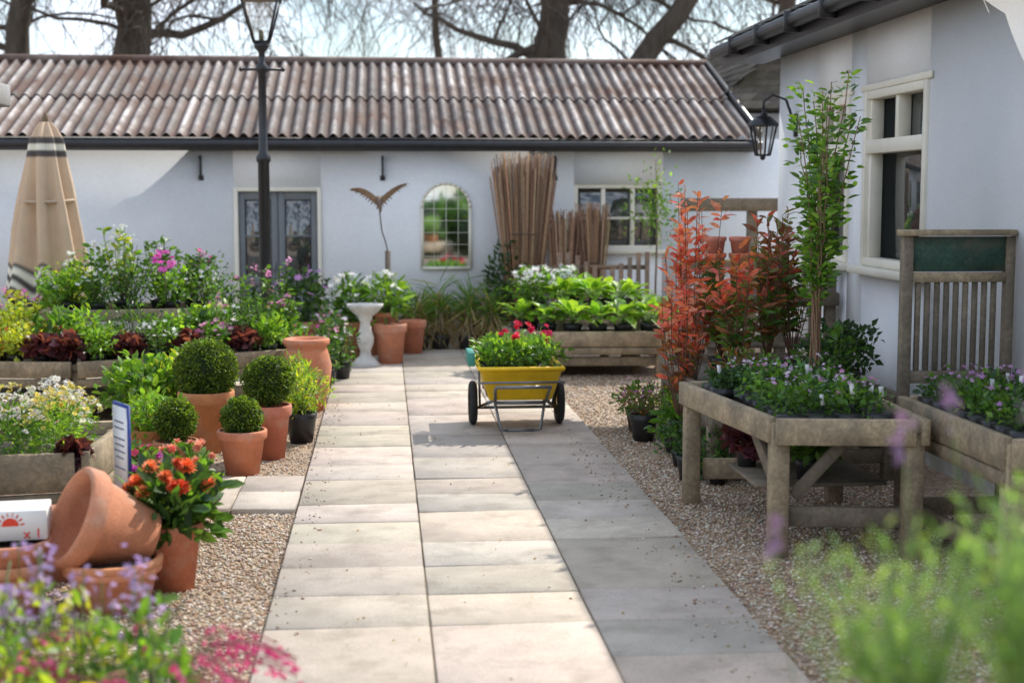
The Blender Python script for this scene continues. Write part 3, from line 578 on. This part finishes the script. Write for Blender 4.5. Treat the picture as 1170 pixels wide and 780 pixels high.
tallplant('bleeding_heart_plant',-.64,3.75,0,.22,.66,420,.06,.03,G_LT+G_MD,[(.75,.05,.25),(.82,.14,.35)],32,'arch')
tallplant('catmint_plant',-.86,3.95,0,.25,.70,620,.05,.025,G_LT+G_YL,LAV,24)
tallplant('catmint_plant',-1.2,4.1,0,.27,.72,620,.05,.025,G_LT+G_YL,LAV,20)
tallplant('bleeding_heart_plant',-.98,3.6,0,.25,.58,520,.06,.03,G_LT+G_YL,[(.75,.05,.25),(.82,.14,.35)],16,'arch')
tallplant('yellow_foliage_plant',-1.42,4.35,0,.2,.74,450,.06,.03,G_YL,LAV,4)
# ------------------------------------------------------------ white pedestal urn etc.
mb=MB(); lathe(mb,[(0,0),(.15,0),(.15,.05),(.12,.07),(.10,.10),(.06,.13),(.055,.18),(.085,.26),(.09,.32),(.06,.42),(.05,.48),(.075,.52),(.07,.54),(.13,.58),(.18,.64),(.19,.67),(.17,.67),(.12,.61),(0,.6)],(-.21,14.8,0),(.6,.6,.6),0,28); mb.obj('stone_pedestal_urn',[STONE],smooth=False)
leafy('white_flower_pot',-.36,15.3,.0,.19,.45,.24,.5,420,.12,.035,G_MD,nf=26,fl=WH,flr=.05,seg=2)
leafy('lily_pot',-.0,15.2,.3,.13,.25,.2,.38,260,.16,.035,G_LT,nf=22,fl=WH,flr=.055,seg=2)
mb=MB(); pot(mb,.05,14.95,0,.17,.45,.12); mb.obj('terracotta_pot',PM); mb=MB(); pot(mb,.3,15.9,0,.15,.4); mb.obj('terracotta_pot',PM)
mb=MB(); pot(mb,-.12,15.8,0,.2,.42); mb.obj('terracotta_pot',PM)
for x,y in((-.75,12.9),(-.55,13.3),(-.42,13.7),(-.5,14.4),(-.62,14.9)): leafy('flowering_pot_plant',x,y,0,.09,.18,.13,.42,240,.07,.03,G_MD+G_DK,potm=3,nf=10,fl=[(.7,.15,.4),(.85,.8,.8)],flr=.032)
leafy('lilac_shrub',-.95,15.9,0,.2,.4,.32,.6,500,.09,.05,G_MD+G_DK,nf=16,fl=[(.65,.35,.65)],flr=.045)
for x,y,s in((.38,16.2,.85),(.62,16.3,.95),(.95,16.25,.9),(1.2,16.2,.85)):
    mb=MB(); pot(mb,x,y,0,.13,.2,mt=3,col=(.02,.02,.02),rim=False); n=130; d=rng.normal(size=(n,3)); d[:,2]=abs(d[:,2])*1.0+.35; base=np.array([x,y,.5*s])+rng.normal(size=(n,3))*[.02,.02,.12]
    leaves(mb,base,d,rng.uniform(.25,.42,n)*s,.018,pick(G_MD+G_LT+[(.4,.36,.16)],n),seg=2,droop=.45); n=120; d=rng.normal(size=(n,3)); d[:,2]=-1.4; leaves(mb,np.array([x,y,.5*s])+rng.normal(size=(n,3))*[.03,.03,.1],d,.4*s,.022,pick([(.42,.34,.2),(.33,.25,.13)],n),seg=2)
    tubes(mb,[[x,y,.1],[x,y,.5*s]],.05,(.2,.15,.1),5,8); mb.obj('yucca_plant',PM)
leafy('climbing_shrub',1.35,16.4,0,.15,.3,.25,1.0,350,.09,.05,G_DK,inner=.1)
leafy('shrub_plant',.1,16.4,0,.13,.2,.28,.5,400,.08,.03,G_DK)
def reeds(name,x,y,w,h,n,fan):
    mb=MB(); u=rng.uniform(-1,1,n); v=rng.uniform(-1,1,n)*np.sqrt(np.maximum(0,1-u*u)); hh=h*rng.uniform(.86,1.02,n)
    P0=np.stack([x+u*w*.36,y+v*.12,np.full(n,.05)],1); P2=np.stack([x+u*w*fan+rng.normal(size=n)*.05,y+v*.14,hh],1); P1=(P0+P2)/2; P1[:,0]-=u*w*.06
    tubes(mb,np.stack([P0,P1,P2],1),rng.uniform(.003,.008,(n,1)),pick([(.30,.16,.09),(.38,.22,.12),(.20,.11,.065),(.48,.33,.2)],n),0,4)
    for z in(.5,1.2): 
        a=np.linspace(0,2*math.pi,20); tubes(mb,np.stack([x+np.cos(a)*w*.44,y+np.sin(a)*.14,np.full(20,z*h/2)],1),.006,(.1,.08,.05),0,4)
    mb.obj(name,[STEM])
reeds('reed_screen_roll',1.6,16.45,.50,2.24,380,.66); reeds('reed_screen_roll',2.08,16.5,.28,1.6,240,.66); reeds('reed_screen_roll',2.42,16.5,.24,1.68,200,.62)
mb=MB()
for x in np.arange(1.95,2.95,.1): bb(mb,x,x+.05,16.0,16.02,.3,1.05+.1*math.sin(x*7),(.28,.18,.12))
bb(mb,1.9,3.0,16.025,16.05,.55,.6,(.25,.16,.1)); bb(mb,1.9,3.0,16.025,16.05,.95,1.0,(.25,.16,.1)); mb.obj('wooden_trellis',[WOOD])
def hosta(x,y,z,s=1,pal=G_LT):
    mb=MB(); pot(mb,x,y,z,.1,.14,mt=3,col=(.02,.02,.02),rim=False); n=26; a=rng.uniform(0,6.28,n); e=rng.uniform(.15,1.25,n)
    D=np.stack([np.cos(a)*np.cos(e),np.sin(a)*np.cos(e),np.sin(e)],1); b=np.array([x,y,z+.14]); B=b+D*.1*s+[0,0,.03]
    tubes(mb,np.stack([np.tile(b,(n,1)),B],1),.004,np.tile((.15,.25,.06),(n,1)),5,3)
    leaves(mb,B,D+[0,0,-.1],rng.uniform(.13,.23,n)*s,rng.uniform(.09,.14,n)*s,pick(pal,n,.25),S=nrm(np.cross([0,0,1.],D)),seg=2,droop=.4,fold=.15)
    mb.obj('hosta_plant',PM)
HG=[(.20,.37,.05),(.27,.44,.07),(.15,.29,.04)]
for x,y in((1.35,14.25),(1.6,14.0),(1.85,13.95),(2.1,13.93),(2.35,13.92),(2.62,13.95),(1.48,14.5),(2.8,14.3),(2.75,14.6)): hosta(x,y,.38,rng.uniform(.8,1.05),HG)
for x,y in((1.8,14.35),(2.1,14.35),(2.4,14.35),(1.95,14.7),(2.3,14.7),(2.55,14.6)): hosta(x,y,.58,rng.uniform(.8,1.05),HG)
for x,y in((1.45,14.7),(1.62,14.9),(1.9,14.95),(1.55,14.45)): leafy('white_flower_plant',x,y,.60,.08,.12,.17,.30,200,.07,.035,G_MD,potm=3,nf=22,fl=WH,flr=.042)
mb=MB(); x,y=3.1,16.2
tubes(mb,[[x,y,.2],[x+.02,y,1.2],[x,y,2.2]],[[.014,.01,.005]],(.2,.15,.08),5,6); bush(mb,(x,y,1.65),(.28,.25,.5),420,.06,.03,G_LT,inner=.05,lp=.5); pot(mb,x,y,0,.15,.3); mb.obj('sapling',PM)
# ------------------------------------------------------------ cart
ct=empty('garden_cart'); cx,cy=1.0,10.75
mb=MB()
def ring(x0,x1,y0,y1,z): return [[cx+x0,cy+y0,z],[cx+x1,cy+y0,z],[cx+x1,cy+y1,z],[cx+x0,cy+y1,z]]
V=ring(-.235,.235,-.27,.42,.27)+ring(-.30,.30,-.36,.56,.50)+ring(-.325,.325,-.385,.585,.505)+ring(-.325,.325,-.385,.585,.535)+ring(-.295,.295,-.355,.555,.535)+ring(-.225,.225,-.26,.41,.285)
F=[[3,2,1,0]]+[[k*4+j,k*4+(j+1)%4,k*4+4+(j+1)%4,k*4+4+j] for k in range(5) for j in range(4)]+[[20,21,22,23]]
mb.add(V,[np.array(F)],(.8,.5,0)); tr=mb.obj('tray',[YEL],ct,bevel=.012)
mb=MB()
for s in(-1,1):
    tubes(mb,[[cx+s*.2,cy-.5,.40],[cx+s*.2,cy-.4,.36],[cx+s*.19,cy-.25,.255],[cx+s*.19,cy+.35,.25],[cx+s*.14,cy+.5,.33]],.012,(0,0,0),0,8)
    tubes(mb,[[cx+s*.19,cy-.2,.26],[cx+s*.15,cy-.27,.05],[cx+s*.1,cy-.27,.045]],.011,(0,0,0),0,8)
    beam(mb,(cx+s*.28,cy+.1,.17),(cx+s*.2,cy-.25,.27),.02,.02); beam(mb,(cx+s*.28,cy+.1,.17),(cx+s*.3,cy-.1,.47),.018,.018)
tubes(mb,[[cx-.1,cy-.27,.045],[cx+.1,cy-.27,.045]],.011,(0,0,0),0,8)
tubes(mb,[[cx-.33,cy+.1,.165],[cx+.33,cy+.1,.165]],.012,(0,0,0),0,8); tubes(mb,[[cx-.2,cy-.5,.40],[cx+.2,cy-.5,.40]],.013,(0,0,0),0,8)
tubes(mb,[[cx-.32,cy-.39,.42],[cx+.32,cy-.39,.42]],.009,(0,0,0),0,8)
beam(mb,(cx-.19,cy-.25,.25),(cx+.19,cy-.25,.25),.025,.025)
mb.obj('frame',[STEEL],ct,smooth=False)
mb=MB()
for s in(-1,1):
    R=roty(math.pi/2); lathe(mb,[(.10,-.025),(.145,-.03),(.165,-.018),(.17,0),(.165,.018),(.145,.03),(.10,.025),(.10,-.025)],(cx+s*.335,cy+.1,.205),(.02,.02,.02),0,28,R)
    lathe(mb,[(0,-.02),(.03,-.02),(.035,-.005),(.1,-.008),(.1,.008),(.035,.005),(.03,.02),(0,.02)],(cx+s*.335,cy+.1,.205),(.5,.4,.1),1,20,R)
mb.obj('wheels',[RUBBER,YEL],ct)
mb=MB()
for x,y in((-.2,-.2),(0,-.2),(.2,-.2),(-.1,0),(.12,0),(-.2,.2),(.05,.25),(.2,.25)):
    P=bush(mb,(cx+x,cy+y,.61),(.14,.13,.11),190,.06,.03,G_MD+G_LT,inner=.1,seg=2); pot(mb,cx+x,cy+y,.3,.08,.22,mt=3,col=(.02,.02,.02),rim=False)
K=np.array([[cx-.02,cy-.2,.74],[cx+.2,cy-.1,.74],[cx+.1,cy+.1,.76],[cx-.1,cy+.1,.75],[cx+.22,cy+.2,.75],[cx+.0,cy+.0,.79]]); K=np.repeat(K,3,0)+rng.normal(size=(18,3))*.022
flowers(mb,K,.035,[(.65,.02,.06),(.75,.05,.14)],7,tilts=(10,45),spread=.8)
mb.obj('geranium_plants',PM,ct)
mb=MB(); box(mb,(cx-.365,cy-.1,.58),(.05,.36,.10),(.05,.28,.22),0); mb.obj('green_crate',[ATTR],ct,bevel=.004)
# ------------------------------------------------------------ right side plants
def trays(name,x0,x1,y0,y1,z,dx=.15,hh=.1,pal=G_MD,fl=None,dens=1):
    mb=MB()
    for x in np.arange(x0,x1-dx*.5,dx):
        for y in np.arange(y0,y1-dx*.5,dx):
            a,b=x+dx/2,y+dx/2; bb(mb,x+.006,x+dx-.006,y+.006,y+dx-.006,z,z+.055,(.02,.02,.02),3)
            h=hh*rng.uniform(.6,1.5); p=[pal[rng.integers(len(pal))]]+[pal[rng.integers(len(pal))]]
            bush(mb,(a+rng.normal()*.01,b,z+.05+h*.55),(dx*.62,dx*.62,h*.6),int(100*dens),.04,.024,p,inner=.1,lp=.4)
            if fl and rng.random()<.7:
                k=rng.integers(3,9); K=np.stack([a+rng.normal(size=k)*.045,b+rng.normal(size=k)*.045,z+.07+h*1.15+rng.normal(size=k)*.012],1); flowers(mb,K,.015,fl,5)
            if rng.random()<.2: box(mb,(a,b-.05,z+.06+h*.9),(.024,.002,.055),(.85,.85,.85),1,rotz(rng.uniform(-.5,.5))@rotx(-.3))
    mb.obj(name,PM)
trays('bedding_plant_trays',1.93,2.6,6.80,8.0,.655,pal=G_MD+G_DK+[(.08,.19,.08),(.12,.26,.08)],fl=[(.65,.45,.7),(.75,.65,.8),(.7,.3,.5)])
trays('bedding_plant_trays',2.78,3.4,6.0,7.2,.69,pal=G_DK+G_MD,fl=[(.6,.3,.65),(.7,.4,.7)])
trays('herb_trays',1.82,2.15,7.75,8.05,.66,hh=.07,pal=G_DK)
for x,y,k in((1.98,7.6,0),(2.2,7.2,1),(2.3,7.9,3),(2.05,8.6,3),(1.95,9.2,3),(2.0,9.7,1)): put(k,x,y,.0 if y>8.3 else .31,.7)
leafy('heather_pot',1.88,10.2,0,.11,.2,.17,.22,380,.05,.012,G_MD+BRZ,potm=3,nf=18,fl=[(.6,.2,.45)],flr=.017)
leafy('heather_pot',2.1,10.1,0,.11,.2,.17,.2,380,.05,.02,G_YL+G_MD,potm=3)
leafy('heather_pot',1.92,10.6,0,.11,.18,.19,.24,380,.05,.02,G_MD,potm=3,nf=18,fl=[(.7,.35,.45)],flr=.017)
leafy('black_pot_plant',1.92,8.75,0,.1,.16,.12,.12,160,.04,.02,G_DK,potm=3)
TP=[(.74,.24,.19),(.68,.3,.2),(.62,.14,.11)]
upright('photinia_shrub',2.16,9.9,.2,1.70,.28,18,RED,.105,.038,25,tip=TP,d0=.3)
upright('photinia_shrub',2.0,9.5,.1,1.20,.2,14,RED+BRZ,.09,.034,22,tip=TP,d0=.25)
upright('photinia_shrub',2.28,9.0,.5,.98,.2,14,BRZ+G_MD,.10,.035,24,tip=RED,d0=.2)
upright('photinia_shrub',2.55,9.3,.5,1.2,.2,16,BRZ+G_MD,.10,.035,26,tip=BRZ+RED[:1],d0=.25)
upright('photinia_shrub',2.78,9.5,.5,1.25,.2,16,BRZ+G_MD,.10,.035,26,tip=BRZ+RED[:1],d0=.25)
upright('photinia_shrub',2.36,9.8,.5,.9,.2,14,BRZ+G_MD,.10,.035,24,d0=.2)
leafy('shrub_plant',2.80,8.75,.5,.1,.16,.20,.3,420,.06,.035,G_DK+G_MD,potm=3)
leafy('shrub_plant',2.2,8.72,.5,.08,.12,.17,.22,350,.05,.02,G_MD+BRZ,potm=3)
leafy('shrub_plant',3.0,9.0,.5,.1,.16,.2,.34,380,.06,.035,G_DK,potm=3)
# tall sapling
mb=MB(); x,y,z=2.62,8.45,.62; pot(mb,x,y,.5,.12,.2,mt=3,col=(.02,.02,.02),rim=False)
for i in range(17):
    a=rng.uniform(0,6.28); hh=rng.uniform(1.05,1.98); b=np.array([x+rng.normal()*.02,y+rng.normal()*.02,z]); s0=rng.uniform(.04,.29)*(1.3-.4*(hh/2)); e=np.array([x+math.cos(a)*s0,y+math.sin(a)*s0,z+hh]); m=np.array([x,y,z+hh*.5])
    t=np.linspace(0,1,12)[:,None]; Q=b*(1-t)**2+2*m*t*(1-t)+e*t*t; Q[1:]+=rng.normal(size=(11,3))*.008
    tubes(mb,Q,np.linspace(.007,.003,12)[None],(.24,.14,.08),5,5); n=85; tt=rng.uniform(.38,1,n); B=np.stack([np.interp(tt,t[:,0],Q[:,k]) for k in range(3)],1); dd=rng.normal(size=(n,3)); dd[:,2]=abs(dd[:,2])*.3+.2
    B+=nrm(dd)*rng.uniform(0,.08,(n,1))
    leaves(mb,B,dd,rng.uniform(.04,.08,n),rng.uniform(.022,.036,n),pick(G_LT+G_MD,n),seg=2,droop=.3)
tubes(mb,[[x,y,.6],[x,y,1.9]],.011,(.34,.22,.12),5,6); mb.obj('tall_sapling',PM)
# foreground lavender on a stand
mb=MB()
bb(mb,.72,1.5,1.6,2.5,.55,.75,WD); 
for xx in(.76,1.46):
    for yy in(1.64,2.46): bb(mb,xx-.04,xx+.04,yy-.04,yy+.04,0,.55,WDK)
mb.obj('planter_stand',[WOOD],bevel=.005)
mb=MB(); 
for px,py_,k,hm in((.80,2.1,80,.95),(1.0,1.95,140,1.05),(1.08,2.2,130,1.08),(1.0,1.75,80,.95)):
    pot(mb,px,py_,.75,.09,.14); n=k; b=np.array([px,py_,.87])
    d=rng.normal(size=(n,3))*.24; d[:,2]=1; L=rng.uniform(.22,.46,n)*hm; e=b+nrm(d)*L[:,None]; m=(b+e)/2+rng.normal(size=(n,3))*.012
    tubes(mb,np.stack([np.tile(b,(n,1))+rng.normal(size=(n,3))*[.03,.03,0],m,e],1),[[.0025,.002,.0012]],pick([(.20,.32,.09),(.26,.4,.12)],n),5,4)
    for t in np.linspace(.25,.97,9):
        q=b*(1-t)+e*t; dd=nrm(d)+rng.normal(size=(n,3))*.55; leaves(mb,q+rng.normal(size=(n,3))*.004,dd,.035,.008,pick([(.22,.38,.10),(.30,.46,.15),(.16,.30,.08)],n))
for q in((.66,2.35,1.22),(1.03,2.5,1.42),(.92,2.45,1.36),(1.16,2.2,1.36),(1.17,2.25,1.2),(1.09,2.3,1.45)):
    tubes(mb,[[q[0]+.05,q[1],.9],[q[0]+.01,q[1],q[2]-.05],list(q)],.002,(.2,.3,.1),5,4); flowers(mb,np.array(q)+rng.normal(size=(18,3))*[.008,.008,.022],.011,[(.32,.18,.34),(.4,.26,.43)],5,spread=1)
mb.obj('lavender_pots',PM)
# ------------------------------------------------------------ street lamp, wall lantern
lp=empty('street_lamp'); mb=MB(); lx,ly=-1.16,14.0
lathe(mb,[(0,0),(.15,0),(.15,.08),(.11,.14),(.10,.6),(.12,.64),(.075,.70),(.06,.8),(.055,2.1),(.07,2.12),(.07,2.16),(.042,2.2),(.038,2.95),(.06,2.98),(.06,3.02),(.03,3.05),(.03,3.15),(.07,3.2),(.075,3.24),(0,3.25)],(lx,ly,0),(0,0,0),0,20)
tubes(mb,[[lx-.2,ly,2.99],[lx+.2,ly,2.99]],.013,(0,0,0),0,8); ball(mb,(lx-.2,ly,2.99),.022,(0,0,0),0,8); ball(mb,(lx+.2,ly,2.99),.022,(0,0,0),0,8)
def lantern(mb,x,y,z0,z1,rb_,rt_,n=4,b=.012):
    pb=[(x+rb_*math.cos(a),y+rb_*math.sin(a),z0) for a in np.arange(n)*2*math.pi/n+math.pi/n]; pt=[(x+rt_*math.cos(a),y+rt_*math.sin(a),z1) for a in np.arange(n)*2*math.pi/n+math.pi/n]
    for i in range(n):
        j=(i+1)%n; beam(mb,pb[i],pt[i],b,b); beam(mb,pb[i],pb[j],b,b); beam(mb,pt[i],pt[j],b*1.6,b*1.6); mb.add([pb[i],pb[j],pt[j],pt[i]],[np.array([[0,1,2,3]])],(1,1,1),1)
    lathe(mb,[(rt_*1.12,z1-.005),(rt_*1.1,z1+.015),(rt_*.55,z1+(z1-z0)*.28),(rt_*.3,z1+(z1-z0)*.32),(rt_*.28,z1+(z1-z0)*.38),(.012,z1+(z1-z0)*.44),(.02,z1+(z1-z0)*.5),(0,z1+(z1-z0)*.54)],(x,y,0),(0,0,0),0,n*(4 if n>4 else 1))
lantern(mb,lx,ly,3.25,3.66,.10,.25,4,.016); tubes(mb,[[lx,ly,3.25],[lx,ly,3.36]],.025,(0,0,0),0,8); mb.obj('post_and_lantern',[BLACK,LGL],lp)
wl=empty('wall_lantern'); mb=MB(); x,y=3.30,12.3; lantern(mb,x,y,2.14,2.40,.065,.12,6,.014)
tubes(mb,[[3.6,y,2.35],[3.5,y,2.62],[3.38,y,2.66],[x,y,2.6],[x,y,2.5]],.012,(0,0,0),0,8); box(mb,(3.59,y,2.4),(.02,.07,.2)); ball(mb,(x,y,2.12),.025,(0,0,0),0,6); mb.obj('lantern',[BLACK,LGL],wl)
# ------------------------------------------------------------ umbrella
um=empty('closed_parasol'); mb=MB(); ux,uy=-3.10,13.55
zs=np.array([.80,.86,.90,.93,.96,1.0,1.03,1.06,1.10,1.14,1.18,1.3,1.5,1.7,1.9,2.05,2.15,2.17,2.21,2.23,2.27,2.29,2.33,2.35,2.42,2.48])-.02; rs=np.interp(zs,[.80,1.3,1.9,2.15,2.3,2.42,2.48],[.36,.28,.20,.16,.14,.08,.03])
cols=np.array([[.60,.44,.30]]*len(zs)); dk=(.09,.075,.07); cr_=(.76,.72,.60)
for i in(1,2,5,6,9): cols[i]=dk
for i in(3,4,7,8): cols[i]=cr_
for i in(17,18,21,22): cols[i]=dk
for i in(19,20): cols[i]=cr_
lathe(mb,list(zip(rs,zs)),(ux,uy,0),cols,0,96,fold=lambda a,z:(.22+.05*np.sin(z*5))*np.sin(a*8+z*1.2)+.08*np.sin(a*3+z*3)); 
V=mb.V[0]; an=np.arctan2(V[:,1]-uy,V[:,0]-ux); V[:,2]+=np.where(V[:,2]<1.4,(1.4-V[:,2])*.16*np.sin(an*8+V[:,2]*1.2),0)
a=np.linspace(0,2*math.pi,24); tubes(mb,np.stack([ux+.24*np.cos(a),uy+.24*np.sin(a),1.75+.02*np.sin(a)],1),.016,(.5,.38,.27),0,5); mb.obj('canopy',[CANVAS],um,smooth=True)
mb=MB(); lathe(mb,[(0,.0),(.3,0),(.3,.06),(.06,.1),(.025,.12),(.025,2.47),(.03,2.49),(.02,2.53),(0,2.57)],(ux,uy,0),(.3,.18,.1),0,20); mb.obj('pole_and_base',[WOOD],um)
# ------------------------------------------------------------ bird sculpture
bs=empty('flying_bird_sculpture'); mb=MB(); bx,by,bz=-.06,15.3,1.74
P=np.array([[bx+.02,by-.15,bz-.13],[bx+.015,by-.12,bz-.09],[bx+.01,by-.08,bz-.05],[bx,by-.02,bz-.01],[bx,by+.06,bz+.01],[bx,by+.12,bz+.0],[bx,by+.2,bz-.03]]); tubes(mb,P,[[.004,.02,.026,.042,.038,.018,.035]],(.14,.09,.06),0,10)
for s in(-1,1):
    sp=np.linspace(0,1,12); cx_=bx+s*(.02+.28*sp); cz=bz+.02+(.15*sp**1.4 if s>0 else .09*sp)+.045*np.sin(sp*math.pi); ch=.085*(1-sp**1.6)+.008
    top=np.stack([cx_,by-.03+.0*sp,cz+.01],1); bot=np.stack([cx_-s*.01,by+.03+.04*sp,cz-ch],1); mid=(top+bot)/2+[0,-.01,0]
    V=np.concatenate([top,mid,bot,top+[0,.008,0],mid+[0,.008,0],bot+[0,.008,0]]); F=[]
    for i in range(11):
        for k in(0,1): F.append([k*12+i,k*12+i+1,(k+1)*12+i+1,(k+1)*12+i]); F.append([(k+3)*12+i,(k+4)*12+i,(k+4)*12+i+1,(k+3)*12+i+1])
    mb.add(V,[np.array(F)],(.30,.20,.13)); 
    leaves(mb,bot+[0,-.005,.012],np.stack([s*(.3+sp*1.6),.1+0*sp,-1+sp*.7],1),.045,.02,np.tile((.20,.13,.09),(12,1)),0,seg=2,droop=0)
mb.obj('bird',[STEM],bs)
mb=MB(); tubes(mb,[[bx,by,bz],[bx+.01,by,bz-.15],[bx+.03,by,bz-.33],[bx+.07,by,bz-.45],[bx+.09,by,bz-.55]],.007,(.08,.06,.05),0,6); box(mb,(bx+.09,by,.6),(.06,.06,1.2),(.16,.12,.09),0); mb.obj('post',[STEM],bs)
mb=MB(); n=260; P=np.stack([rng.uniform(-1.6,2.4,n),rng.uniform(5,15,n),np.full(n,.042)],1); d=rng.normal(size=(n,3)); d[:,2]*=.1; leaves(mb,P,d,.02,.010,pick([(.25,.15,.07),(.15,.1,.05),(.3,.22,.1)],n)); mb.obj('fallen_leaves',PM)
# ------------------------------------------------------------ light, world, camera
sd=Vector((2.26,2.56,3.15)).normalized()
su=bpy.data.lights.new('sun','SUN'); su.energy=5; su.angle=math.radians(.5); su.color=(1,.94,.85)
so=bpy.data.objects.new('sun',su); scene.collection.objects.link(so); so.rotation_euler=sd.to_track_quat('Z','Y').to_euler(); so.location=(5,5,12)
wd=bpy.data.worlds.new('World'); scene.world=wd; wd.use_nodes=True; N=wd.node_tree.nodes; Lk=wd.node_tree.links
bg=N['Background']; sk=N.new('ShaderNodeTexSky'); sk.sky_type='NISHITA'; sk.sun_disc=False; sk.sun_elevation=math.asin(sd.z); sk.sun_rotation=math.atan2(sd.x,sd.y)
sk.air_density=1.1; sk.dust_density=.6
tc=N.new('ShaderNodeTexCoord'); mp=N.new('ShaderNodeMapping'); mp.inputs['Scale'].default_value=(1,1,2.5); Lk.new(tc.outputs['Generated'],mp.inputs[0])
no=N.new('ShaderNodeTexNoise'); no.inputs['Scale'].default_value=5; no.inputs['Detail'].default_value=8; Lk.new(mp.outputs[0],no.inputs['Vector'])
mr=N.new('ShaderNodeMapRange'); mr.inputs[1].default_value=.42; mr.inputs[2].default_value=.60; mr.inputs[3].default_value=.1; mr.inputs[4].default_value=.95; Lk.new(no.outputs['Fac'],mr.inputs[0])
mx=N.new('ShaderNodeMix'); mx.data_type='RGBA'; Lk.new(mr.outputs[0],mx.inputs[0]); Lk.new(sk.outputs[0],mx.inputs[6]); mx.inputs[7].default_value=(9.8,10.7,12.2,1)
Lk.new(mx.outputs[2],bg.inputs['Color']); bg.inputs['Strength'].default_value=.15
cam=bpy.data.cameras.new('camera'); co=bpy.data.objects.new('camera',cam); scene.collection.objects.link(co); scene.camera=co
cam.lens=50; cam.sensor_width=36; cam.clip_end=1000; co.location=(0,0,1.8)
F_=Vector((math.sin(math.radians(5.1))*math.cos(math.radians(5.9)),math.cos(math.radians(5.1))*math.cos(math.radians(5.9)),-math.sin(math.radians(5.9))))
co.rotation_euler=F_.to_track_quat('-Z','Y').to_euler()
cam.dof.use_dof=True; cam.dof.focus_distance=8.8; cam.dof.aperture_fstop=1.7
scene.view_settings.view_transform='Standard'; scene.view_settings.look='None'; scene.view_settings.exposure=0
